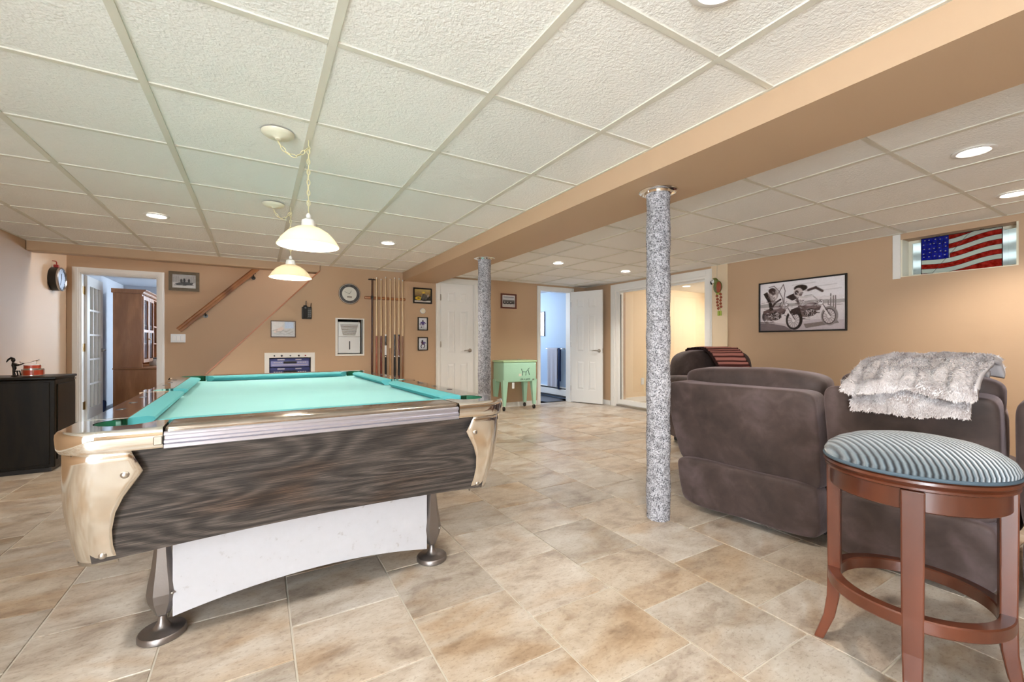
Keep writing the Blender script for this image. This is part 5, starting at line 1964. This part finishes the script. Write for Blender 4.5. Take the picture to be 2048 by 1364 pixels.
BS = thing('bridge_stick', 'dark brown bridge stick with a flat cross head at the start of the rack', 'bridge stick', (1.338, YB - 0.064, 0.486))
M['dark_stick'] = plain('dark_walnut_stick', (72, 40, 26), 0.35)
MB().lathe([(0.0005, 0.0), (0.014, 0.002), (0.014, 0.4), (0.0105, 1.41)], (0, 0, 0), 14).build('shaft', 'dark_stick', BS, smooth=40)
MB().poly([[(-0.052, 1.405), (0.046, 1.405), (0.046, 1.415), (0.036, 1.424), (0.027, 1.418), (0.015, 1.427), (0.0, 1.419), (-0.016, 1.427), (-0.030, 1.418), (-0.040, 1.424), (-0.052, 1.415)]], lambda a, b, k: (a, -0.006 + k, b), 0.012).build('cross_head', 'black', BS)
MB().lathe([(0.0155, 1.145), (0.017, 1.155), (0.017, 1.185), (0.0145, 1.195)], (0, 0, 0), 14).build('rack_clip', 'black', BS, smooth=40)

# ------------------------------------------------------------------ mint green cooler on castors
M['mint'] = plain('mint_enamel', (168, 212, 186), 0.35, vary=(3, 4))
M['mint_edge'] = plain('pale_mint_rim', (186, 218, 172), 0.35)
CO = thing('rolling_cooler', 'mint green metal party cooler on tapered legs with castors', 'cooler', (3.51, 5.855, 0))
MB().bevel_box(-0.300, 0.300, -0.168, 0.168, 0.435, 0.742, 0.018, 3).build('body', 'mint', CO, smooth=40)
MB().bevel_box(-0.308, 0.308, -0.176, 0.176, 0.743, 0.772, 0.008, 2).build('lid', 'mint_edge', CO, smooth=40)
MB().tube([(0.05, 0.0, 0.772), (0.05, 0.0, 0.786), (0.10, 0.0, 0.786), (0.10, 0.0, 0.772)], 0.004, 8).build('lid_handle', 'nickel', CO)
for sx in (-1, 1):
    for sy in (-1, 1):
        x, y = sx * 0.262, sy * 0.130
        m = MB()
        vs = []
        for z, w_ in ((0.470, 0.046), (0.075, 0.022)):
            xx, yy = x + sx * (0.0 if z > 0.3 else 0.012), y + sy * (0.0 if z > 0.3 else 0.010)
            vs += [(xx - w_, yy - w_ * 0.8, z), (xx + w_, yy - w_ * 0.8, z), (xx + w_, yy + w_ * 0.8, z), (xx - w_, yy + w_ * 0.8, z)]
        m.add(vs, [(0, 1, 5, 4), (1, 2, 6, 5), (2, 3, 7, 6), (3, 0, 4, 7), (0, 3, 2, 1), (4, 5, 6, 7)])
        lg = m.build('leg', 'mint', CO)
        x, y = x + sx * 0.012, y + sy * 0.010
        MB().cyl((x - 0.009, y + 0.006, 0.0335), (x + 0.009, y + 0.006, 0.0335), 0.033, 0.033, 22).build('castor_wheel', 'black', lg)
        MB().tube([(x - 0.013, y + 0.006, 0.034), (x - 0.013, y, 0.068), (x, y, 0.078), (x + 0.013, y, 0.068), (x + 0.013, y + 0.006, 0.034)], 0.003, 6).build('castor_fork', 'nickel', lg)
M['ink'] = plain('dark_green_ink', (40, 62, 56), 0.5)
M['pink_ink'] = plain('pale_ink', (214, 214, 196), 0.5)
text_mesh('Life is good', 0.040, CO, 'lettering', 'ink', (0.085, -0.1695, 0.478))
g = MB()
yy = -0.1690
g.tube([(0.02, yy, 0.640), (0.035, yy, 0.595), (0.105, yy, 0.590), (0.165, yy, 0.650)], 0.0042, 6)
g.tube([(0.045, yy, 0.593), (0.040, yy, 0.535)], 0.0042, 6)
g.tube([(0.105, yy, 0.590), (0.100, yy, 0.535)], 0.0042, 6)
g.tube([(0.150, yy, 0.612), (0.165, yy, 0.540)], 0.0042, 6)
g.build('lounge_chair_drawing', 'ink', CO)
MB().box(-0.03, 0.018, yy - 0.0012, yy + 0.0005, 0.525, 0.565).build('cool_box_drawing', 'pink_ink', CO)
MB().lathe([(0.011, 0.0), (0.011, -0.014), (0.0005, -0.016)], (0.235, -0.168, 0.468), 14, 'Y').build('drain_plug', 'nickel', CO, smooth=40)
MB().bevel_box(-0.15, -0.11, -0.172, -0.162, 0.34, 0.434, 0.002, 1).build('bottle_opener_tag', 'plastic', CO)

# ------------------------------------------------------------------ dark cabinet in the corner and the drummer figure on it
M['ebony'] = wood('ebonised_wood', [(0.1, (10, 8, 4)), (0.6, (18, 14, 8)), (1.0, (30, 24, 14))], (6, 6, 0.8), 7, 2.2, 0.35, 0.0, 0.4)
M['ebony'].node_tree.nodes['Principled BSDF'].inputs['Specular IOR Level'].default_value = 0.2
CB = thing('wooden_cabinet', 'low black-stained wooden cabinet against the pale wall', 'cabinet', (-1.665, 5.07, 0), 0.0)
MB().bevel_box(-0.280, 0.265, -0.225, 0.225, 0.035, 0.738, 0.006, 2).build('body', 'ebony', CB)
MB().box(-0.270, 0.240, -0.210, 0.215, 0.0005, 0.0345).build('plinth', 'black', CB)
MB().bevel_box(-0.285, 0.275, -0.235, 0.230, 0.739, 0.760, 0.007, 3).build('top', 'ebony', CB, smooth=40)
MB().bevel_box(-0.262, 0.235, -0.234, -0.226, 0.06, 0.72, 0.003, 1).build('front_door', 'ebony', CB)
MB().bevel_box(0.2655, 0.272, -0.19, 0.20, 0.09, 0.70, 0.003, 1).build('side_panel', 'ebony', CB)
MB().bevel_box(0.2725, 0.276, 0.16, 0.20, 0.715, 0.728, 0.001, 1).build('name_plate', 'silver', CB)

M['iron'] = plain('dark_iron', (44, 40, 36), 0.4, 0.8)
M['drum_red'] = plain('red_lacquer_drum', (158, 52, 26), 0.3)
DF = thing('drummer_figurine', 'small metal drummer sculpture with red drums on the dark cabinet', 'figurine', (-1.650, 5.03, 0.760), math.radians(-12))
MB().lathe([(0.0005, 0.001), (0.064, 0.001), (0.064, 0.046), (0.0005, 0.046)], (0.075, 0, 0.008), 28).build('bass_drum', 'drum_red', DF, smooth=40)
for z in (0.006, 0.052):
    MB().lathe([(0.060, z), (0.067, z), (0.067, z + 0.006), (0.060, z + 0.006)], (0.075, 0, 0), 28).build('drum_hoop', 'nickel', DF, smooth=40)
MB().lathe([(0.0005, 0.066), (0.048, 0.066), (0.048, 0.090), (0.0005, 0.090)], (0.070, 0, 0), 28).build('snare_drum', 'drum_red', DF, smooth=40)
MB().lathe([(0.046, 0.090), (0.050, 0.090), (0.050, 0.095), (0.0005, 0.095)], (0.070, 0, 0), 28).build('drum_head', 'plastic', DF, smooth=40)
MB().lathe([(0.046, 0.061), (0.050, 0.061), (0.050, 0.066), (0.046, 0.066)], (0.070, 0, 0), 28).build('drum_hoop', 'nickel', DF, smooth=40)
for k in range(6):
    a = 2 * PI * k / 6
    MB().cyl((0.075 + 0.067 * math.cos(a), 0.067 * math.sin(a), 0.004), (0.075 + 0.067 * math.cos(a), 0.067 * math.sin(a), 0.062), 0.0018, 0.0018, 6).build('tension_rod', 'nickel', DF)
MB().lathe([(0.0005, 0.128), (0.008, 0.127), (0.026, 0.123)], (0.085, 0.02, 0), 24).build('cymbal', 'brass', DF)
MB().cyl((0.085, 0.02, 0.095), (0.085, 0.02, 0.132), 0.0018, 0.0018, 6).build('cymbal_stand', 'nickel', DF)
b = MB()
b.tube([(-0.042, 0, 0.012), (-0.046, 0, 0.040), (-0.040, 0, 0.066), (-0.046, 0, 0.092), (-0.050, 0, 0.116)], [0.010, 0.007, 0.012, 0.013, 0.006], 10)
b.ellipsoid((-0.048, 0, 0.132), (0.013, 0.012, 0.016), 12, 8)
b.tube([(-0.046, 0, 0.142), (-0.062, 0, 0.150), (-0.078, 0, 0.138), (-0.090, 0, 0.116)], [0.010, 0.009, 0.007, 0.003], 8)
b.tube([(-0.044, 0.008, 0.104), (-0.018, 0.016, 0.094), (0.010, 0.012, 0.104)], 0.0045, 8)
b.tube([(-0.044, -0.008, 0.104), (-0.014, -0.018, 0.088), (0.012, -0.012, 0.098)], 0.0045, 8)
b.tube([(-0.042, 0.006, 0.040), (-0.014, 0.010, 0.044), (-0.008, 0.010, 0.006)], 0.005, 8)
b.tube([(-0.042, -0.006, 0.040), (-0.018, -0.012, 0.046), (-0.012, -0.012, 0.006)], 0.005, 8)
b.cyl((-0.042, 0, 0.0005), (-0.042, 0, 0.010), 0.020, 0.014, 14)
b.build('drummer', 'iron', DF, smooth=60)
MB().tube([(0.006, 0.012, 0.104), (0.045, 0.02, 0.112), (0.105, 0.02, 0.136)], 0.0014, 6).build('drumstick', 'iron', DF)
MB().tube([(0.008, -0.012, 0.100), (-0.01, 0.0, 0.118), (0.03, -0.02, 0.103)], 0.0014, 6).build('drumstick', 'iron', DF)

# ------------------------------------------------------------------ hanging wooden parrot
M['parrot_green'] = plain('olive_green_paint', (98, 104, 44), 0.5, vary=(20, 14))
M['parrot_rust'] = plain('rust_paint', (150, 66, 34), 0.5)
M['parrot_lime'] = plain('lime_paint', (166, 180, 72), 0.5)
PR = thing('parrot_mobile', 'painted wooden parrot with bead strings hanging by the sliding door', 'ornament', (XR - 0.055, 3.415, 0), -PI / 2)
# local x runs towards the photographer along the wall, the parrot looks the other way (-x)
m = MB().ellipsoid((0.010, 0, 1.755), (0.058, 0.030, 0.082), 20, 14)
m.ellipsoid((-0.030, 0, 1.835), (0.042, 0.028, 0.040), 18, 12)
m.build('body', 'parrot_green', PR, smooth=180)
MB().ellipsoid((-0.042, -0.016, 1.832), (0.026, 0.016, 0.028), 14, 10).build('face', 'plastic', PR, smooth=180)
MB().ellipsoid((-0.045, -0.031, 1.838), (0.006, 0.003, 0.006), 10, 6).build('eye', 'black', PR, smooth=180)
MB().tube([(-0.060, -0.012, 1.836), (-0.078, -0.008, 1.822), (-0.074, -0.006, 1.800), (-0.062, -0.006, 1.792)], [0.014, 0.014, 0.010, 0.003], 10).build('beak', 'black', PR, smooth=180)
MB().ellipsoid((0.034, -0.018, 1.748), (0.036, 0.016, 0.070), 16, 10).build('wing', 'parrot_rust', PR, smooth=180)
MB().poly([[(-0.008, 1.705), (0.034, 1.700), (0.028, 1.650), (0.012, 1.672), (-0.010, 1.648)]], lambda a, b_, k: (a, -0.006 + k, b_), 0.012).build('tail', 'parrot_lime', PR)
for s, (xa, xb) in enumerate(((0.000, 0.020), (0.050, 0.052))):
    for i in range(5):
        f_ = i / 5
        MB().ellipsoid((xa + (xb - xa) * f_ + 0.004 * math.sin(i * 2), 0, 1.638 - 0.040 * i + (0.02 if s else 0)), (0.017, 0.014, 0.017), 12, 8).build('bead', 'parrot_rust', PR, smooth=180)
    MB().tube([(xa, 0, 1.69), (xb, 0, 1.44)], 0.0025, 6).build('bead_string', 'parrot_lime', PR)
for x in (0.022, 0.052):
    MB().bevel_box(x - 0.012, x + 0.012, -0.006, 0.006, 1.385, 1.445, 0.002, 1).build('end_tag', 'parrot_lime', PR)
MB().tube([(0.0, 0, 1.870), (0.0, 0, 2.038)], 0.002, 6).build('hanging_cord', 'nickel', PR)

# ------------------------------------------------------------------ bathroom fittings
TB = thing('towel_bar', 'chrome towel bar on the blue bathroom wall', 'towel bar', (4.94, 6.68, 0.935), -PI / 2)
MB().cyl((-0.26, -0.065, 0), (0.26, -0.065, 0), 0.008, 0.008, 12).build('bar', 'nickel', TB)
for s in (-1, 1):
    MB().cyl((s * 0.25, -0.065, 0), (s * 0.25, -0.0005, 0), 0.010, 0.016, 14).build('post', 'nickel', TB)
M['towel'] = plain('grey_lilac_towel', (186, 186, 198), 0.95, bump=(220, 0.5, 0.006))
M['navy'] = plain('navy_towel', (38, 56, 96), 0.95)


def towel(name, label, x0, x1, zb, mat, off):
    def fn(u, w):
        s = w * 2 - 1
        x = x0 + (x1 - x0) * u
        fold = 0.010 * math.sin(u * 15) * abs(s)
        if abs(s) < 0.12:
            a = s / 0.12 * PI / 2
            return (x, -0.065 - (0.013 + off) * math.sin(a), (0.013 + off) * math.cos(a))
        return (x, -0.065 - math.copysign(0.013 + off, s) - fold, -(abs(s) - 0.12) / 0.88 * (abs(zb) * (1.0 if s > 0 else 0.8)))
    o_ = MB().grid(30, 50, fn).build(name, mat, None, smooth=180, fix=False)
    o_.location, o_.rotation_euler = (4.94, 6.68, 0.935), (0, 0, -PI / 2)
    tag(o_, label, 'towel')


towel('bath_towel', 'grey towel folded over the bathroom towel bar', -0.19, 0.13, 0.72, 'towel', 0.006)
towel('towel_shadow_strip', 'navy towel end and painted shadow strip beside the grey bathroom towel', 0.150, 0.205, 0.76, 'navy', 0.004)  # navy cloth at the bottom; the dark strip above paints a shadow
HT = thing('baseboard_heater', 'white baseboard heater along the blue bathroom wall', 'heater', (4.94, 7.5, 0.03), -PI / 2)
MB().bevel_box(-1.27, 1.30, -0.070, -0.0005, 0.035, 0.150, 0.006, 2).build('cover', 'white', HT)
MB().box(-1.27, 1.30, -0.055, -0.0005, 0.151, 0.175).build('outlet_slot', 'clock_band', HT)
MB().box(-1.27, 1.30, -0.060, -0.0005, 0.0, 0.034).build('intake_slot', 'clock_band', HT)
MB().box(-1.28, 1.31, -0.072, -0.0005, 0.176, 0.186).build('top_edge', 'white', HT)

# ------------------------------------------------------------------ hutch in the office
M['hutch'] = wood('brown_mahogany', [(0.1, (142, 90, 54)), (0.6, (176, 120, 76)), (1.0, (192, 138, 92))], (4, 4, 0.9), 4, 2.0, 0.4, 0.2, 0.5)
HU = thing('china_hutch', 'tall brown wooden hutch with glass doors seen through the office doorway', 'hutch', (-1.45, 8.20, 0))
MB().bevel_box(-0.330, 0.245, 0.0, 1.50, 0.03, 0.655, 0.006, 2).build('base_cabinet', 'hutch', HU)
MB().box(-0.31, 0.215, 0.015, 1.48, 0.0005, 0.029).build('plinth', 'hutch', HU)
MB().bevel_box(-0.335, 0.262, -0.012, 1.512, 0.656, 0.680, 0.005, 2).build('counter', 'hutch', HU)
MB().box(-0.330, -0.008, 0.0, 0.022, 0.681, 1.760).build('side_panel', 'hutch', HU)
MB().box(-0.330, -0.008, 1.478, 1.50, 0.681, 1.760).build('side_panel', 'hutch', HU)
MB().box(-0.330, -0.310, 0.0225, 1.4775, 0.681, 1.760).build('back_panel', 'hutch', HU)
for z in (1.02, 1.30, 1.735):
    MB().box(-0.3095, -0.020, 0.0225, 1.4775, z, z + 0.02).build('shelf', 'hutch', HU)
MB().poly([[(-0.345, 1.761), (-0.008, 1.761), (0.006, 1.772), (0.016, 1.792), (0.042, 1.812), (0.042, 1.822), (-0.345, 1.822)]], lambda a, b_, k: (a, -0.02 + k, b_), 1.54).build('cornice', 'hutch', HU)
for k, y0 in enumerate((0.03, 0.40)):
    fr_ = MB().poly([rect(y0, y0 + 0.36, 0.75, 1.73), rect(y0 + 0.045, y0 + 0.315, 0.80, 1.20), rect(y0 + 0.045, y0 + 0.315, 1.24, 1.68)], lambda a, b_, k_: (-0.014 + k_, a, b_), 0.020).build('glass_door', 'hutch', HU)
    for z0, z1 in ((0.797, 1.203), (1.237, 1.683)):
        MB().box(-0.006, -0.003, y0 + 0.042, y0 + 0.318, z0, z1).build('pane', 'glass', fr_)
    MB().ellipsoid((0.014, y0 + (0.335 if k == 0 else 0.025), 1.10), (0.010, 0.010, 0.010), 12, 8).build('knob', 'brass', fr_, smooth=180)
M['book_blue'] = plain('blue_cloth_book', (70, 84, 128), 0.6)
M['book_red'] = plain('red_cloth_book', (130, 52, 36), 0.6)
M['paper'] = plain('white_paper', (228, 230, 234), 0.7)
for k, (y, h, c_, nm) in enumerate(((0.84, 0.20, 'paper', 'white'), (0.90, 0.22, 'book_blue', 'blue'), (0.95, 0.19, 'book_red', 'red'), (1.00, 0.21, 'paper', 'tall white'), (1.06, 0.18, 'black', 'black'))):
    bk = thing('book', nm + ' book standing on the open hutch shelf', 'book', (-1.45 - 0.12, 8.20 + y, 1.0405), 0, 'books on the hutch shelf')
    MB().box(-0.075, 0.075, 0.0, 0.003, 0.0, h).build('cover', c_, bk)
    MB().box(-0.075, 0.075, 0.037, 0.040, 0.0, h).build('cover', c_, bk)
    MB().box(0.072, 0.075, 0.003, 0.037, 0.0, h).build('spine', c_, bk)
    MB().box(-0.072, 0.0715, 0.0032, 0.0368, 0.003, h - 0.004).build('pages', 'paper', bk)
pr = thing('desk_printer', 'white printer on the hutch counter', 'printer', (-1.33, 9.02, 0.6805))
MB().bevel_box(-0.16, 0.14, -0.16, 0.16, 0.0, 0.10, 0.012, 2).build('body', 'plastic', pr, smooth=40)
MB().bevel_box(-0.13, 0.10, -0.13, 0.13, 0.101, 0.125, 0.008, 2).build('lid', 'grey_key', pr)
MB().box(0.10, 0.20, -0.10, 0.10, 0.02, 0.028).build('paper_tray', 'paper', pr)
bg = thing('tote_bag', 'navy blue bag on the office floor beside the hutch', 'bag', (-1.93, 8.06, 0))


def bag_fn(p):
    q_ = p.copy()
    q_.x *= 1 + 0.15 * (p.z / 0.12)
    return q_


MB().superbox((0, 0, 0.125), (0.10, 0.07, 0.12), 0.4, 28, 18, bag_fn).build('body', 'navy', bg, smooth=180)
for s in (-1, 1):
    MB().tube([(-0.05, s * 0.04, 0.23), (-0.04, s * 0.04, 0.30), (0.0, s * 0.035, 0.325), (0.04, s * 0.04, 0.30), (0.05, s * 0.04, 0.23)], 0.006, 8).build('handle', 'navy', bg, smooth=180)
